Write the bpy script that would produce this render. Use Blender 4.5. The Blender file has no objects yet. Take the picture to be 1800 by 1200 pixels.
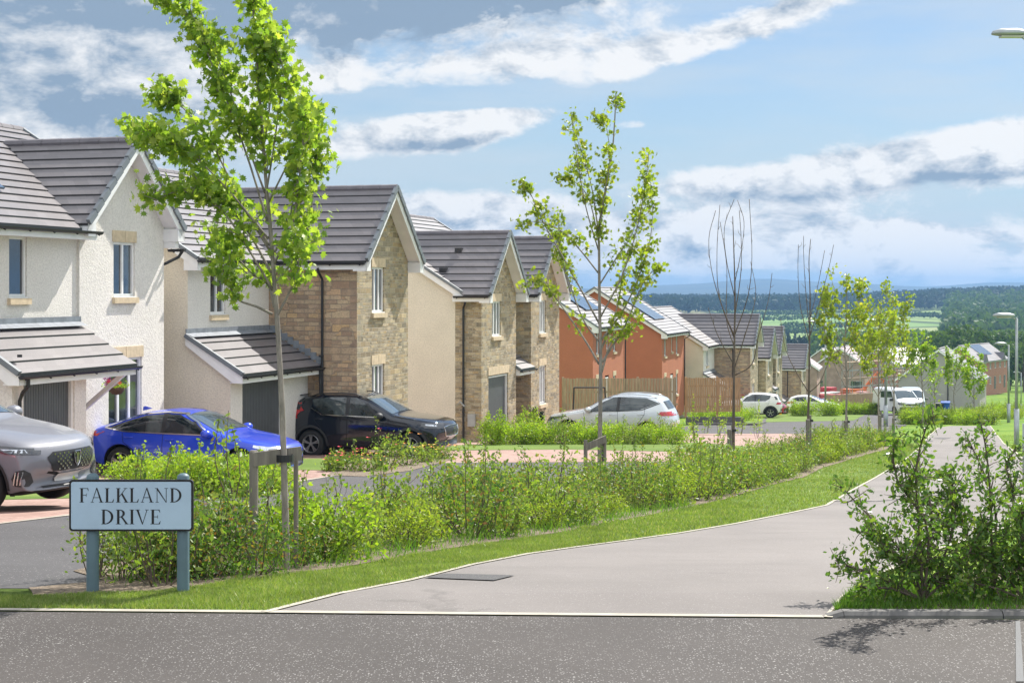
import bpy, bmesh, math, random
import numpy as np
from mathutils import Vector, Matrix
from mathutils.bvhtree import BVHTree
R = math.radians
random.seed(7); rng = np.random.default_rng(7)
scene = bpy.context.scene
col = scene.collection

# ------------------------------------------------------------------ camera
F = 2800.0           # focal length in photograph pixels (1800 wide)
HOR = 511.0          # eye level row
cam_d = bpy.data.cameras.new('camera'); cam = bpy.data.objects.new('camera', cam_d); col.objects.link(cam)
cam.location = (0, 0, 0); cam.rotation_euler = (R(90), 0, 0)
cam_d.sensor_width = 36; cam_d.lens = 36*F/1800
cam_d.shift_y = -(600-HOR)/1800
cam_d.clip_start = .1; cam_d.clip_end = 30000
scene.camera = cam
# ------------------------------------------------------------------ exposure
scene.view_settings.view_transform = 'Standard'; scene.view_settings.look = 'None'
scene.view_settings.exposure = 0.8; scene.view_settings.gamma = 1
scene.view_settings.use_curve_mapping = False
scene.cycles.max_bounces = 6; scene.cycles.transparent_max_bounces = 8
scene.cycles.volume_bounces = 0
scene.cycles.sample_clamp_indirect = 6
# ------------------------------------------------------------------ sun
A_ST = R(16.6)                     # heading of the street, to the right of the view
SUN_AZ = A_ST + R(18); SUN_EL = R(47)
sd = Vector((math.sin(SUN_AZ)*math.cos(SUN_EL), math.cos(SUN_AZ)*math.cos(SUN_EL), math.sin(SUN_EL)))
sl = bpy.data.lights.new('sun', 'SUN'); sl.energy = 4.6; sl.angle = R(.53); sl.color = (1, .955, .88)
so = bpy.data.objects.new('sun', sl); col.objects.link(so); so.location = (30, 0, 60)
so.rotation_euler = sd.to_track_quat('Z', 'Y').to_euler()
# ------------------------------------------------------------------ node helpers
class E:
    """a socket that can be used in arithmetic"""
    def __init__(s, t, k): s.t = t; s.k = k
    def m(s, op, *o, clamp=False):
        n = s.t.nodes.new('ShaderNodeMath'); n.operation = op; n.use_clamp = clamp
        for i, v in enumerate((s,)+o):
            if isinstance(v, E): s.t.links.new(v.k, n.inputs[i])
            else: n.inputs[i].default_value = v
        return E(s.t, n.outputs[0])
    def __add__(s, o): return s.m('ADD', o)
    def __radd__(s, o): return s.m('ADD', o)
    def __sub__(s, o): return s.m('SUBTRACT', o)
    def __mul__(s, o): return s.m('MULTIPLY', o)
    def __rmul__(s, o): return s.m('MULTIPLY', o)
    def __truediv__(s, o): return s.m('DIVIDE', o)
    def mr(s, a, b, c=0., d=1., smooth=True):
        n = s.t.nodes.new('ShaderNodeMapRange'); n.interpolation_type = 'SMOOTHSTEP' if smooth else 'LINEAR'
        s.t.links.new(s.k, n.inputs[0])
        for i, v in enumerate((a, b, c, d)): n.inputs[i+1].default_value = v
        return E(s.t, n.outputs[0])
def comb(t, x, y, z=0.):
    n = t.nodes.new('ShaderNodeCombineXYZ')
    for i, v in enumerate((x, y, z)):
        if isinstance(v, E): t.links.new(v.k, n.inputs[i])
        else: n.inputs[i].default_value = v
    return E(t, n.outputs[0])
def sep(t, v):
    n = t.nodes.new('ShaderNodeSeparateXYZ'); t.links.new(v.k, n.inputs[0])
    return [E(t, n.outputs[i]) for i in range(3)]
def noise(t, vec, scale, detail=4, rough=.55, dist=0., out=0):
    n = t.nodes.new('ShaderNodeTexNoise'); n.inputs['Scale'].default_value = scale
    n.inputs['Detail'].default_value = detail; n.inputs['Roughness'].default_value = rough
    n.inputs['Distortion'].default_value = dist
    if vec is not None: t.links.new(vec.k, n.inputs['Vector'])
    return E(t, n.outputs[out])
def mixc(t, f, a, b, mode='MIX'):
    n = t.nodes.new('ShaderNodeMix'); n.data_type = 'RGBA'; n.blend_type = mode
    for i, v in ((0, f), (6, a), (7, b)):
        if isinstance(v, E): t.links.new(v.k, n.inputs[i])
        elif isinstance(v, (tuple, list)): n.inputs[i].default_value = tuple(v)+(1,)
        else: n.inputs[i].default_value = v
    return E(t, n.outputs[2])
def coord(t, which='Object'):
    n = t.nodes.new('ShaderNodeTexCoord'); return E(t, n.outputs[which])
# ------------------------------------------------------------------ world: sky and clouds
w = bpy.data.worlds.new('World'); w.cycles.sampling_method = 'MANUAL'; w.cycles.sample_map_resolution = 512; scene.world = w; w.use_nodes = True
t = w.node_tree; t.nodes.clear()
sky = t.nodes.new('ShaderNodeTexSky'); sky.sky_type = 'NISHITA'; sky.sun_disc = False
sky.sun_elevation = SUN_EL; sky.sun_rotation = SUN_AZ
sky.air_density = 1.0; sky.dust_density = .6; sky.ozone_density = 2.0; sky.altitude = 100
d = coord(t, 'Generated'); dx, dy, dz = sep(t, d)
az = dx.m('ARCTAN2', dy); el = dz.m('ARCSINE')
def blob(px, py, rx, ry, tilt=0.):
    """soft ellipse in azimuth / elevation; numbers read off the photograph (px at 2800 px per radian)"""
    a0 = (px-900)/F; e0 = (HOR-py)/F
    X = (az-a0)*(F/rx); Y = (el-e0-(az-a0)*tilt)*(F/ry)
    q = X*X+Y*Y
    return (q*-1.).m('EXPONENT')
wr_, wg_, wb_ = sep(t, noise(t, comb(t, az*5., el*8., 3.3), 2., 2, .5, out=1)); wx = wr_-.5; wy = wg_-.5
A2 = az+wx*.05; E2 = el+wy*.022
n1 = noise(t, comb(t, A2*12., E2*21., 1.7), 1.5, 8, .64)
n0 = noise(t, comb(t, A2*5.+2.2, E2*13., 4.4), 1.2, 2, .55)
nlo = noise(t, comb(t, (A2+.006)*12., (E2+.012)*21., 1.7), 1.5, 5, .64)     # the same field a little nearer the sun: tells lit rims
n2 = noise(t, comb(t, az*6., el*60., 5.1), 1.6, 4, .6)
low = el.mr(.0, .06, 1., 0.)
bias = (blob(640, -5, 640, 100)*.62 + blob(60, 140, 420, 220)*.60 + blob(900, 112, 400, 40, .10)*.34
      + blob(1290, 62, 330, 30, .34)*.40 + blob(770, 232, 190, 34, .12)*.85 + blob(1600, 290, 330, 52, .14)*.8
      + blob(1810, 262, 150, 60)*.34 + blob(1270, 322, 130, 24)*.45 + blob(1050, 425, 360, 50)*.45 + blob(1500, 432, 520, 55)*.62
      + blob(840, 372, 170, 40)*.6 + blob(1110, 222, 62, 14)*.5 + blob(300, 260, 340, 90)*.2
      + blob(1560, 150, 380, 66)*-.42 + blob(1240, 215, 150, 56)*-.30 + blob(1060, 270, 90, 40)*-.3 + blob(780, 178, 210, 15, .04)*-.62 + blob(640, 310, 260, 24)*-.3)
far = az.m('ABSOLUTE').mr(.36, .6, 0, .24)
top = el.mr(.2, .45, 0, .16)
raw = n1*1.15 + n0*.35 + low*(n2-.5)*1.3 + bias + far + top - 1.02
dens = raw.mr(-.09, .19)
thick = raw.mr(.02, .42)
rim = (n1-nlo)*6.
dk0 = (blob(800, 28, 480, 62, .02)*1.9 + blob(640, 92, 180, 28)*.9 + blob(120, 165, 360, 130)*1.0 + blob(60, 40, 200, 50)*.25
       + blob(740, 262, 190, 15, .12)*1.0 + blob(1650, 328, 220, 15, .1)*.9 + blob(1330, 350, 170, 10)*.5
       + blob(400, 30, 130, 70)*.4 + top*1.2)
dark = (dk0*thick.mr(0, .6, .3, 1.)*n1.mr(.35, .68, .5, 1.0) + thick*.16 - rim*.7).m('MAXIMUM', 0.).m('MINIMUM', 1.)
CL = (7.5, 7.5, 7.5); CD = (2.2, 3.0, 4.0)
cc = mixc(t, dark, CL, CD)
back = (az.m('COSINE')).mr(-.2, .5, 2.1, 1.)  # clouds behind the viewer made brighter, added as fill on the walls
skyc = E(t, sky.outputs[0])
pale = mixc(t, 1., skyc, (.60, .70, .80), 'MULTIPLY')
hz = el.mr(0., .17, .85, 0.)
pale2 = mixc(t, hz, pale, (3.7, 5.0, 6.1))
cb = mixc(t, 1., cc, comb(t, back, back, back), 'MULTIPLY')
veil = noise(t, comb(t, az*4., el*22., 8.8), 1.3, 4, .6).mr(.3, .7, 0.1, .6)
f1 = mixc(t, veil, pale2, (5., 5.7, 6.3))
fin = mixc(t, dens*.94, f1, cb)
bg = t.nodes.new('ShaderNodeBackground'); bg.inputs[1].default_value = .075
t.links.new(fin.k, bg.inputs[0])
wo = t.nodes.new('ShaderNodeOutputWorld'); t.links.new(bg.outputs[0], wo.inputs[0])

# ------------------------------------------------------------------ materials
MATS = {}
def mat(name, c=(.5, .5, .5), rough=.6, metal=0., spec=.5, coat=0., fn=None, bump=None):
    if name in MATS: return MATS[name]
    m = bpy.data.materials.new(name); m.use_nodes = True; t = m.node_tree
    b = t.nodes['Principled BSDF']
    b.inputs['Base Color'].default_value = tuple(c)+(1,)
    b.inputs['Roughness'].default_value = rough; b.inputs['Metallic'].default_value = metal
    b.inputs['Specular IOR Level'].default_value = spec
    b.inputs['Coat Weight'].default_value = coat; b.inputs['Coat Roughness'].default_value = .04
    if fn:
        r = fn(t, b)
        if isinstance(r, E): t.links.new(r.k, b.inputs['Base Color'])
    MATS[name] = m; return m
def bumpit(t, b, h, strength=.3, dist=.02):
    n = t.nodes.new('ShaderNodeBump'); n.inputs['Strength'].default_value = strength
    n.inputs['Distance'].default_value = dist
    t.links.new(h.k, n.inputs['Height']); t.links.new(n.outputs[0], b.inputs['Normal'])
def plain(name, c, rough=.6, var=.12, sc=3., **k):
    def f(t, b):
        n = noise(t, coord(t), sc, 5, .6)
        lo = tuple(x*(1-var) for x in c); hi = tuple(min(1, x*(1+var)) for x in c)
        return mixc(t, n.mr(.3, .7), lo, hi)
    return mat(name, c, rough, fn=f, **k)
def f_render(c, grain=60., dirt=.1):
    def f(t, b):
        co = coord(t); n = noise(t, co, 1.1, 5, .65); g = noise(t, co, grain, 3, .7)
        x, y, z = sep(t, co)
        s = noise(t, comb(t, (x+y)*4., z*.35, 0.), 1.3, 4, .6)
        k = mixc(t, n.mr(.3, .75), tuple(v*(1-dirt) for v in c), c)
        k = mixc(t, s.mr(.55, .8, 0, .18), k, tuple(v*.72 for v in c))
        k = mixc(t, g.mr(.36, .6, .38, 0), k, tuple(v*.55 for v in c))
        bumpit(t, b, g, .7, .02); return k
    return f
M_white = mat('render_white', rough=.85, fn=f_render((.80, .765, .715), 24.))
M_cream = mat('render_cream', rough=.85, fn=f_render((.80, .73, .60), 24.))
M_terra = mat('render_terracotta', rough=.85, fn=f_render((.50, .175, .09), 24.))
M_pink = mat('render_grey', rough=.85, fn=f_render((.42, .39, .37), 20.))
def f_stone(cols, bw=.44, rh=.155, mortar=(.42, .37, .3), var=1.):
    def f(t, b):
        co = coord(t); x, y, z = sep(t, co)
        wv = noise(t, co, 1.3, 2, .5)
        # courses of uneven height: warp z a little
        zz = z + (noise(t, comb(t, z*3.3, 0., 0.), 1., 1, .5)-.5)*.10
        ch = noise(t, comb(t, (x+y)*.8, z*1.4, 2.), 1.0, 1, .5)
        v = comb(t, x+y+(wv-.5)*.06, zz+(wv-.5)*.02, 0.)
        outs = []
        for (w_, h_, o_) in ((bw, rh, .5), (bw*.62, rh*.62, .37)):
            n = t.nodes.new('ShaderNodeTexBrick'); n.offset = o_; n.squash = 1.
            t.links.new(v.k, n.inputs['Vector'])
            n.inputs['Scale'].default_value = 1.
            n.inputs['Brick Width'].default_value = w_; n.inputs['Row Height'].default_value = h_
            n.inputs['Mortar Size'].default_value = .009; n.inputs['Mortar Smooth'].default_value = .4
            n.inputs['Color1'].default_value = (0, 0, 0, 1); n.inputs['Color2'].default_value = (1, 1, 1, 1)
            n.inputs['Mortar'].default_value = (.5, .5, .5, 1)
            outs.append(n)
        sel = ch.mr(.49, .51)
        rnd = E(t, mixc(t, sel, E(t, outs[0].outputs[0]), E(t, outs[1].outputs[0])).k)
        mor = E(t, mixc(t, sel, E(t, outs[0].outputs[1]), E(t, outs[1].outputs[1])).k)
        r = t.nodes.new('ShaderNodeValToRGB'); t.links.new(rnd.k, r.inputs[0]); cr = r.color_ramp; cr.interpolation = 'LINEAR'
        while len(cr.elements) < len(cols): cr.elements.new(.5)
        for i, c in enumerate(cols): cr.elements[i].position = i/(len(cols)-1); cr.elements[i].color = tuple(c)+(1,)
        g = noise(t, co, 22., 5, .65); g2 = noise(t, co, 5., 3, .6)
        k = mixc(t, g.mr(.3, .7, 0, .5), E(t, r.outputs[0]), tuple(v_*.55 for v_ in cols[1]))
        k = mixc(t, g2.mr(.45, .75, 0, .35), k, tuple(v_*1.15 for v_ in cols[0]))
        k = mixc(t, mor*.85, k, mortar)
        bumpit(t, b, g*.5+(mor*-1.+1.)*.9+rnd*.6, 1., .035); return k
    return f
M_stone = mat('stone_buff', rough=.88, fn=f_stone([(.62, .50, .30), (.25, .20, .125), (.40, .36, .26), (.60, .50, .34), (.20, .18, .135), (.52, .38, .20), (.34, .31, .25)], .36, .14, (.50, .45, .36)))
M_stone2 = mat('stone_brown', rough=.88, fn=f_stone([(0.690, 0.471, 0.287), (0.368, 0.253, 0.178), (0.506, 0.380, 0.265), (0.598, 0.460, 0.299), (0.276, 0.207, 0.161), (0.713, 0.483, 0.253)], .5, .19, (0.345, 0.287, 0.230)))
def f_brick(t, b):
    co = coord(t); x, y, z = sep(t, co)
    n = t.nodes.new('ShaderNodeTexBrick'); t.links.new(comb(t, x+y, z, 0.).k, n.inputs['Vector'])
    n.inputs['Scale'].default_value = 1.; n.inputs['Brick Width'].default_value = .225; n.inputs['Row Height'].default_value = .075
    n.inputs['Mortar Size'].default_value = .01
    n.inputs['Color1'].default_value = (.36, .10, .06, 1); n.inputs['Color2'].default_value = (.48, .17, .10, 1); n.inputs['Mortar'].default_value = (.4, .33, .28, 1)
    return E(t, n.outputs[0])
M_brick = mat('brick_red', rough=.85, fn=f_brick)
def f_tile(c):
    def f(t, b):
        co = coord(t); x, y, z = sep(t, co)
        n = t.nodes.new('ShaderNodeTexBrick'); n.offset = .5
        t.links.new(comb(t, x+y, z*1.0, 0.).k, n.inputs['Vector'])
        n.inputs['Scale'].default_value = 1.; n.inputs['Brick Width'].default_value = .33; n.inputs['Row Height'].default_value = .2
        n.inputs['Mortar Size'].default_value = .003
        n.inputs['Color1'].default_value = tuple(v*.86 for v in c)+(1,); n.inputs['Color2'].default_value = tuple(v*1.12 for v in c)+(1,)
        n.inputs['Mortar'].default_value = tuple(v*.7 for v in c)+(1,)
        g = noise(t, co, 40., 4, .7); g2 = noise(t, co, 1.2, 4, .6)
        k = mixc(t, g2.mr(.35, .7, 0, .3), E(t, n.outputs[0]), tuple(v*.75 for v in c))
        k = mixc(t, g.mr(.5, .75, 0, .25), k, tuple(v*1.3 for v in c))
        bumpit(t, b, g, .25, .006); return k
    return f
M_tile = mat('roof_tile', rough=.38, fn=f_tile((.165, .15, .156)), spec=1.)
M_ridge = plain('ridge_tile', (.14, .13, .145), .6)
M_verge = plain('verge_cap', (.16, .18, .20), .5)
M_lead = plain('lead_flashing', (.20, .22, .25), .45, .2, 6.)
M_upvc = plain('white_upvc', (.80, .80, .80), .35, .04)
M_black = plain('black_plastic_and_step_shadow', (.018, .018, .02), .4)
M_sandst = plain('cast_stone', (.58, .47, .32), .8, .12, 8.)
M_garage = plain('garage_grey', (.085, .09, .095), .45, .08)
def f_glass(t, b):
    co = coord(t); n = noise(t, co, .9, 3, .5)
    b.inputs['IOR'].default_value = 1.7
    return mixc(t, n.mr(.42, .6), (.012, .018, .025), (.07, .085, .095))
M_glass = mat('window_glass', rough=.04, spec=.9, fn=f_glass)
M_curtain = plain('curtain', (.35, .34, .33), .9)
M_pv = mat('solar_glass', (.05, .09, .16), .12, spec=.9, fn=lambda t, b: mixc(t, noise(t, coord(t), 1.5).mr(.3, .7), (.05, .08, .13), (.08, .13, .20)))
def f_wood(c):
    def f(t, b):
        co = coord(t); x, y, z = sep(t, co)
        n = noise(t, comb(t, x*14., y*14., z*1.2), 1.5, 5, .65); p = noise(t, comb(t, (x+y)*7., 0., 0.), 1., 0, .5)
        k = mixc(t, n.mr(.25, .75), tuple(v*.6 for v in c), tuple(min(1, v*1.25) for v in c))
        k = mixc(t, p.mr(.35, .65, 0, .4), k, tuple(v*.75 for v in c)); bumpit(t, b, n, .3, .01); return k
    return f
M_wood1 = mat('fence_weathered', rough=.8, fn=f_wood((.38, .27, .17)))
M_wood2 = mat('fence_new', rough=.8, fn=f_wood((.46, .27, .14)))
M_stake = mat('stake_wood', rough=.85, fn=f_wood((.20, .18, .15)))
M_galv = plain('galvanised_steel', (.36, .39, .40), .45, .12, 4., metal=.4)
def f_bark(c):
    def f(t, b):
        co = coord(t); x, y, z = sep(t, co)
        n = noise(t, comb(t, x*18., y*18., z*5.), 1.2, 6, .7); m_ = noise(t, co, 3., 3, .6)
        k = mixc(t, n.mr(.25, .75), tuple(v*.5 for v in c), tuple(v*1.25 for v in c))
        k = mixc(t, m_.mr(.5, .8, 0, .5), k, (.13, .15, .08)); bumpit(t, b, n, .5, .01); return k
    return f
M_bark = mat('bark_grey', rough=.85, fn=f_bark((.27, .24, .205)))
M_bark2 = mat('bark_dark', rough=.85, fn=f_bark((.13, .10, .075)))
def leafmat(name, cols, trans=.42, rough=.45, dead=None):
    m = bpy.data.materials.new(name); m.use_nodes = True; t = m.node_tree; b = t.nodes['Principled BSDF']
    g = t.nodes.new('ShaderNodeNewGeometry'); r = E(t, g.outputs['Random Per Island'])
    cr = t.nodes.new('ShaderNodeValToRGB'); t.links.new(r.k, cr.inputs[0]); e = cr.color_ramp
    while len(e.elements) < len(cols): e.elements.new(.5)
    for i, c in enumerate(cols): e.elements[i].position = i/(len(cols)-1); e.elements[i].color = tuple(c)+(1,)
    oc = coord(t); n = noise(t, oc, 3., 3, .5)
    k = mixc(t, n.mr(.35, .7, 0., .45), E(t, cr.outputs[0]), tuple(v*.62 for v in cols[0]))
    t.links.new(k.k, b.inputs['Base Color']); b.inputs['Roughness'].default_value = rough
    b.inputs['Specular IOR Level'].default_value = .35
    tl = t.nodes.new('ShaderNodeBsdfTranslucent')
    tc = mixc(t, 1., k, (1.75, 1.85, .75), 'MULTIPLY'); t.links.new(tc.k, tl.inputs[0])
    mx = t.nodes.new('ShaderNodeMixShader'); mx.inputs[0].default_value = trans
    t.links.new(b.outputs[0], mx.inputs[1]); t.links.new(tl.outputs[0], mx.inputs[2])
    t.links.new(mx.outputs[0], t.nodes['Material Output'].inputs[0])
    return m
L_maple = leafmat('leaf_maple', [(.13, .22, .04), (.20, .31, .05), (.30, .40, .07), (.42, .48, .10), (.16, .26, .045)], .52)
L_maple2 = leafmat('leaf_maple_yellow', [(.13, .20, .025), (.22, .29, .035), (.32, .37, .045), (.18, .26, .03), (.40, .38, .07)], .45)
L_hedge = leafmat('leaf_hedge', [(.08, .15, .03), (.14, .22, .04), (.21, .30, .055), (.29, .36, .08), (.15, .25, .045), (.26, .18, .07)], .4)
L_hedgey = leafmat('leaf_hedge_yellow', [(.18, .27, .035), (.26, .34, .05), (.34, .38, .06), (.15, .25, .04)], .42)
L_hedged = leafmat('leaf_hedge_dark', [(0.047, 0.120, 0.024), (0.079, 0.160, 0.032), (0.128, 0.223, 0.040), (0.191, 0.271, 0.047), (0.319, 0.144, 0.064)], .35)
L_bright = leafmat('leaf_bright', [(0.140, 0.257, 0.023), (0.234, 0.363, 0.035), (0.328, 0.433, 0.047), (0.187, 0.293, 0.030), (0.351, 0.351, 0.070)], .45)
L_fore = leafmat('leaf_foreground', [(.06, .13, .025), (.09, .18, .035), (.13, .23, .045), (.07, .15, .03), (.12, .21, .04), (.22, .30, .06), (.20, .26, .06)], .4, .34)
L_wood = leafmat('leaf_wood', [(0.035, 0.075, 0.020), (0.050, 0.100, 0.025), (0.075, 0.130, 0.030), (0.100, 0.160, 0.035)], .25, .7)
L_wood2 = leafmat('leaf_wood_light', [(.06, .11, .02), (.09, .15, .03), (.13, .19, .04)], .3, .7)
L_conif = leafmat('leaf_conifer', [(.012, .03, .018), (.02, .045, .022), (.03, .055, .025)], .1, .8)
L_grass = leafmat('grass_blade', [(.14, .21, .05), (.19, .27, .06), (.25, .32, .085), (.16, .23, .05), (.42, .40, .20)], .3)
L_weed = leafmat('long_grass', [(.07, .17, .02), (.11, .23, .03), (.17, .27, .04)], .4)
L_ridge = leafmat('leaf_ridge', [(.014, .035, .022), (.022, .05, .028), (.035, .07, .035), (.03, .055, .025)], .12, .8)
# ------------------------------------------------------------------ mesh helpers
def link(o, parent=None):
    col.objects.link(o)
    if parent is not None: o.parent = parent
    return o
def tag(o, label=None, cat=None, group=None, kind=None):
    if label: o['label'] = label
    if cat: o['category'] = cat
    if group: o['group'] = group
    if kind: o['kind'] = kind
    return o
def thing(name, label, cat, loc=(0, 0, 0), rz=0., group=None):
    o = bpy.data.objects.new(name, None); col.objects.link(o); o.empty_display_size = .3
    o.location = loc; o.rotation_euler = (0, 0, rz); return tag(o, label, cat, group)
def dup(root, loc, rz=0., label=None, sc=None, group=None):
    r = root.copy(); col.objects.link(r); r.location = loc; r.rotation_euler = (0, 0, rz)
    if sc: r.scale = sc if isinstance(sc, tuple) else (sc, sc, sc)
    if label: r['label'] = label
    if group: r['group'] = group
    for ch in list(root.children):
        c = ch.copy(); col.objects.link(c); c.parent = r
        for g in ch.children:
            d_ = g.copy(); col.objects.link(d_); d_.parent = c
    return r
class MB:
    def __init__(s): s.v = []; s.f = []; s.mi = []; s.m = 0
    def add(s, vs, fs, mi=None):
        o = len(s.v); s.v += [tuple(p) for p in vs]
        for f in fs: s.f.append(tuple(i+o for i in f)); s.mi.append(s.m if mi is None else mi)
        return s
    def quad(s, a, b, c, d, mi=None): return s.add([a, b, c, d], [(0, 1, 2, 3)], mi)
    def poly(s, pts, mi=None): return s.add(pts, [tuple(range(len(pts)))], mi)
    def box(s, x0, x1, y0, y1, z0, z1, mi=None):
        v = [(x, y, z) for x in (x0, x1) for y in (y0, y1) for z in (z0, z1)]
        return s.add(v, [(0, 1, 3, 2), (4, 6, 7, 5), (0, 4, 5, 1), (2, 3, 7, 6), (0, 2, 6, 4), (1, 5, 7, 3)], mi)
    def bar(s, a, b, w, h, mi=None, up=(0, 0, 1)):
        a = Vector(a); b = Vector(b); d = (b-a).normalized(); u = Vector(up)
        sx = d.cross(u)
        if sx.length < 1e-4: sx = d.cross(Vector((1, 0, 0)))
        sx.normalize(); uy = sx.cross(d).normalized()
        v = []
        for p in (a, b):
            for i, j in ((-1, -1), (1, -1), (1, 1), (-1, 1)): v.append(p+sx*(i*w/2)+uy*(j*h/2))
        return s.add(v, [(0, 3, 2, 1), (4, 5, 6, 7), (0, 1, 5, 4), (1, 2, 6, 5), (2, 3, 7, 6), (3, 0, 4, 7)], mi)
    def tube(s, pts, rad, n=8, mi=None, caps=True):
        pts = [Vector(p) for p in pts]; k = len(pts)
        if not hasattr(rad, '__len__'): rad = [rad]*k
        vs = []; prev = None
        for i, p in enumerate(pts):
            d = (pts[min(i+1, k-1)]-pts[max(i-1, 0)]).normalized()
            if prev is None:
                x = d.cross(Vector((0, 1, 0)))
                if x.length < .1: x = d.cross(Vector((1, 0, 0)))
            else: x = prev-d*prev.dot(d)
            x.normalize(); prev = x; y = d.cross(x)
            for j in range(n):
                a = 2*math.pi*j/n; vs.append(p+(x*math.cos(a)+y*math.sin(a))*rad[i])
        fs = [(i*n+j, i*n+(j+1) % n, (i+1)*n+(j+1) % n, (i+1)*n+j) for i in range(k-1) for j in range(n)]
        if caps: fs += [tuple(range(n))[::-1], tuple((k-1)*n+j for j in range(n))]
        return s.add(vs, fs, mi)
    def lathe(s, prof, c=(0, 0, 0), n=20, axis='z', mi=None, closed=False):
        vs = []
        for r_, z_ in prof:
            for j in range(n):
                a = 2*math.pi*j/n; p = (r_*math.cos(a), r_*math.sin(a), z_)
                if axis == 'y': p = (p[0], p[2], p[1])
                if axis == 'x': p = (p[2], p[0], p[1])
                vs.append((p[0]+c[0], p[1]+c[1], p[2]+c[2]))
        k = len(prof); fs = [(i*n+j, i*n+(j+1) % n, (i+1)*n+(j+1) % n, (i+1)*n+j) for i in range(k-1) for j in range(n)]
        if closed: fs += [((k-1)*n+j, (k-1)*n+(j+1) % n, (j+1) % n, j) for j in range(n)]
        return s.add(vs, fs, mi)
    def prism(s, pts, off, mi=None):
        """polygon pts (3d) extruded by vector off"""
        n = len(pts); q = [tuple(Vector(p)+Vector(off)) for p in pts]
        fs = [tuple(range(n)), tuple(range(2*n-1, n-1, -1))]+[(i, n+i, n+(i+1) % n, (i+1) % n) for i in range(n)]
        return s.add(list(pts)+q, fs, mi)
    def build(s, name, mats, parent=None, smooth=False, fix=True):
        me = bpy.data.meshes.new(name); me.from_pydata(s.v, [], s.f)
        if not isinstance(mats, (list, tuple)): mats = [mats]
        for m in mats: me.materials.append(m)
        if len(mats) > 1: me.polygons.foreach_set('material_index', s.mi)
        if fix and len(s.f) < 60000:
            bm = bmesh.new(); bm.from_mesh(me); bmesh.ops.recalc_face_normals(bm, faces=bm.faces); bm.to_mesh(me); bm.free()
        if smooth: me.polygons.foreach_set('use_smooth', [True]*len(me.polygons))
        me.update(); o = bpy.data.objects.new(name, me); return link(o, parent)
# ------------------------------------------------------------------ the lie of the land: height below the eye by distance
KY = [-80, 9, 10, 20.4, 33, 38, 42, 53, 70, 85, 107, 125, 133, 142, 160, 180, 230, 300, 450]
KZ = [-1.8, -1.88, -1.9, -2.79, -3.86, -4.10, -4.26, -5.0, -6.2, -7.2, -8.5, -9.6, -10.3, -11.3, -12.8, -14.2, -16, -18.8, -25]
def H(y): return float(np.interp(y, KY, KZ))
def gp(px, py):
    """ground point seen at a photograph pixel"""
    k = (py-HOR)/F; lo, hi = 2., 450.
    for _ in range(60):
        m = (lo+hi)/2
        if k*m < -H(m): lo = m
        else: hi = m
    return (m*(px-900)/F, m)
def at(px, y, z=None): x = y*(px-900)/F; return (x, y, H(y) if z is None else z)
CA, SA = math.cos(A_ST), math.sin(A_ST)
def uv(v, u): return (v*CA+u*SA, -v*SA+u*CA)         # street frame -> world
def drape(name, pts, m, dz=.004, kind='structure', label=None):
    bm = bmesh.new(); f = bm.faces.new([bm.verts.new((x, y, 0)) for x, y in pts])
    bmesh.ops.triangulate(bm, faces=[f])
    ys = [p[1] for p in pts]
    for k in KY:
        if min(ys) < k < max(ys):
            bmesh.ops.bisect_plane(bm, geom=bm.verts[:]+bm.edges[:]+bm.faces[:], plane_co=(0, k, 0), plane_no=(0, 1, 0), dist=1e-5)
    for v in bm.verts: v.co.z = H(v.co.y)+dz
    bmesh.ops.recalc_face_normals(bm, faces=bm.faces)
    if bm.faces and sum(f.normal.z for f in bm.faces) < 0: bmesh.ops.reverse_faces(bm, faces=bm.faces)
    me = bpy.data.meshes.new(name); bm.to_mesh(me); bm.free(); me.materials.append(m)
    o = bpy.data.objects.new(name, me); link(o); tag(o, kind=kind, label=label); return o
def ribbon(pts, w0, w1):
    """polygon following a line, from offset w0 to w1 to its left"""
    L, Rr = [], []
    for i, p in enumerate(pts):
        a = Vector(pts[max(i-1, 0)]); b = Vector(pts[min(i+1, len(pts)-1)]); d = (b-a).normalized(); n = Vector((-d.y, d.x))
        L.append(tuple(Vector(p)+n*w0)); Rr.append(tuple(Vector(p)+n*w1))
    return L+Rr[::-1]
def ribbon_mesh(name, pts, w0, w1, m, dz, step=1.):
    """ribbon along the line as short draped quads (robust on curves)"""
    P = [Vector(p) for p in pts]; Q = []
    for a, b in zip(P, P[1:]):
        n = max(1, int((b-a).length/step))
        for i in range(n): Q.append(a.lerp(b, i/n))
    Q.append(P[-1]); poly = []
    mb = MB()
    L = []
    for i, p in enumerate(Q):
        d = (Q[min(i+1, len(Q)-1)]-Q[max(i-1, 0)]).normalized(); n = Vector((-d.y, d.x))
        a = p+n*w0; b = p+n*w1; L.append(((a.x, a.y, H(a.y)+dz), (b.x, b.y, H(b.y)+dz)))
    for (a, b), (c, e) in zip(L, L[1:]): mb.quad(a, b, e, c)
    o = mb.build(name, m); tag(o, kind='structure'); return o
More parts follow.
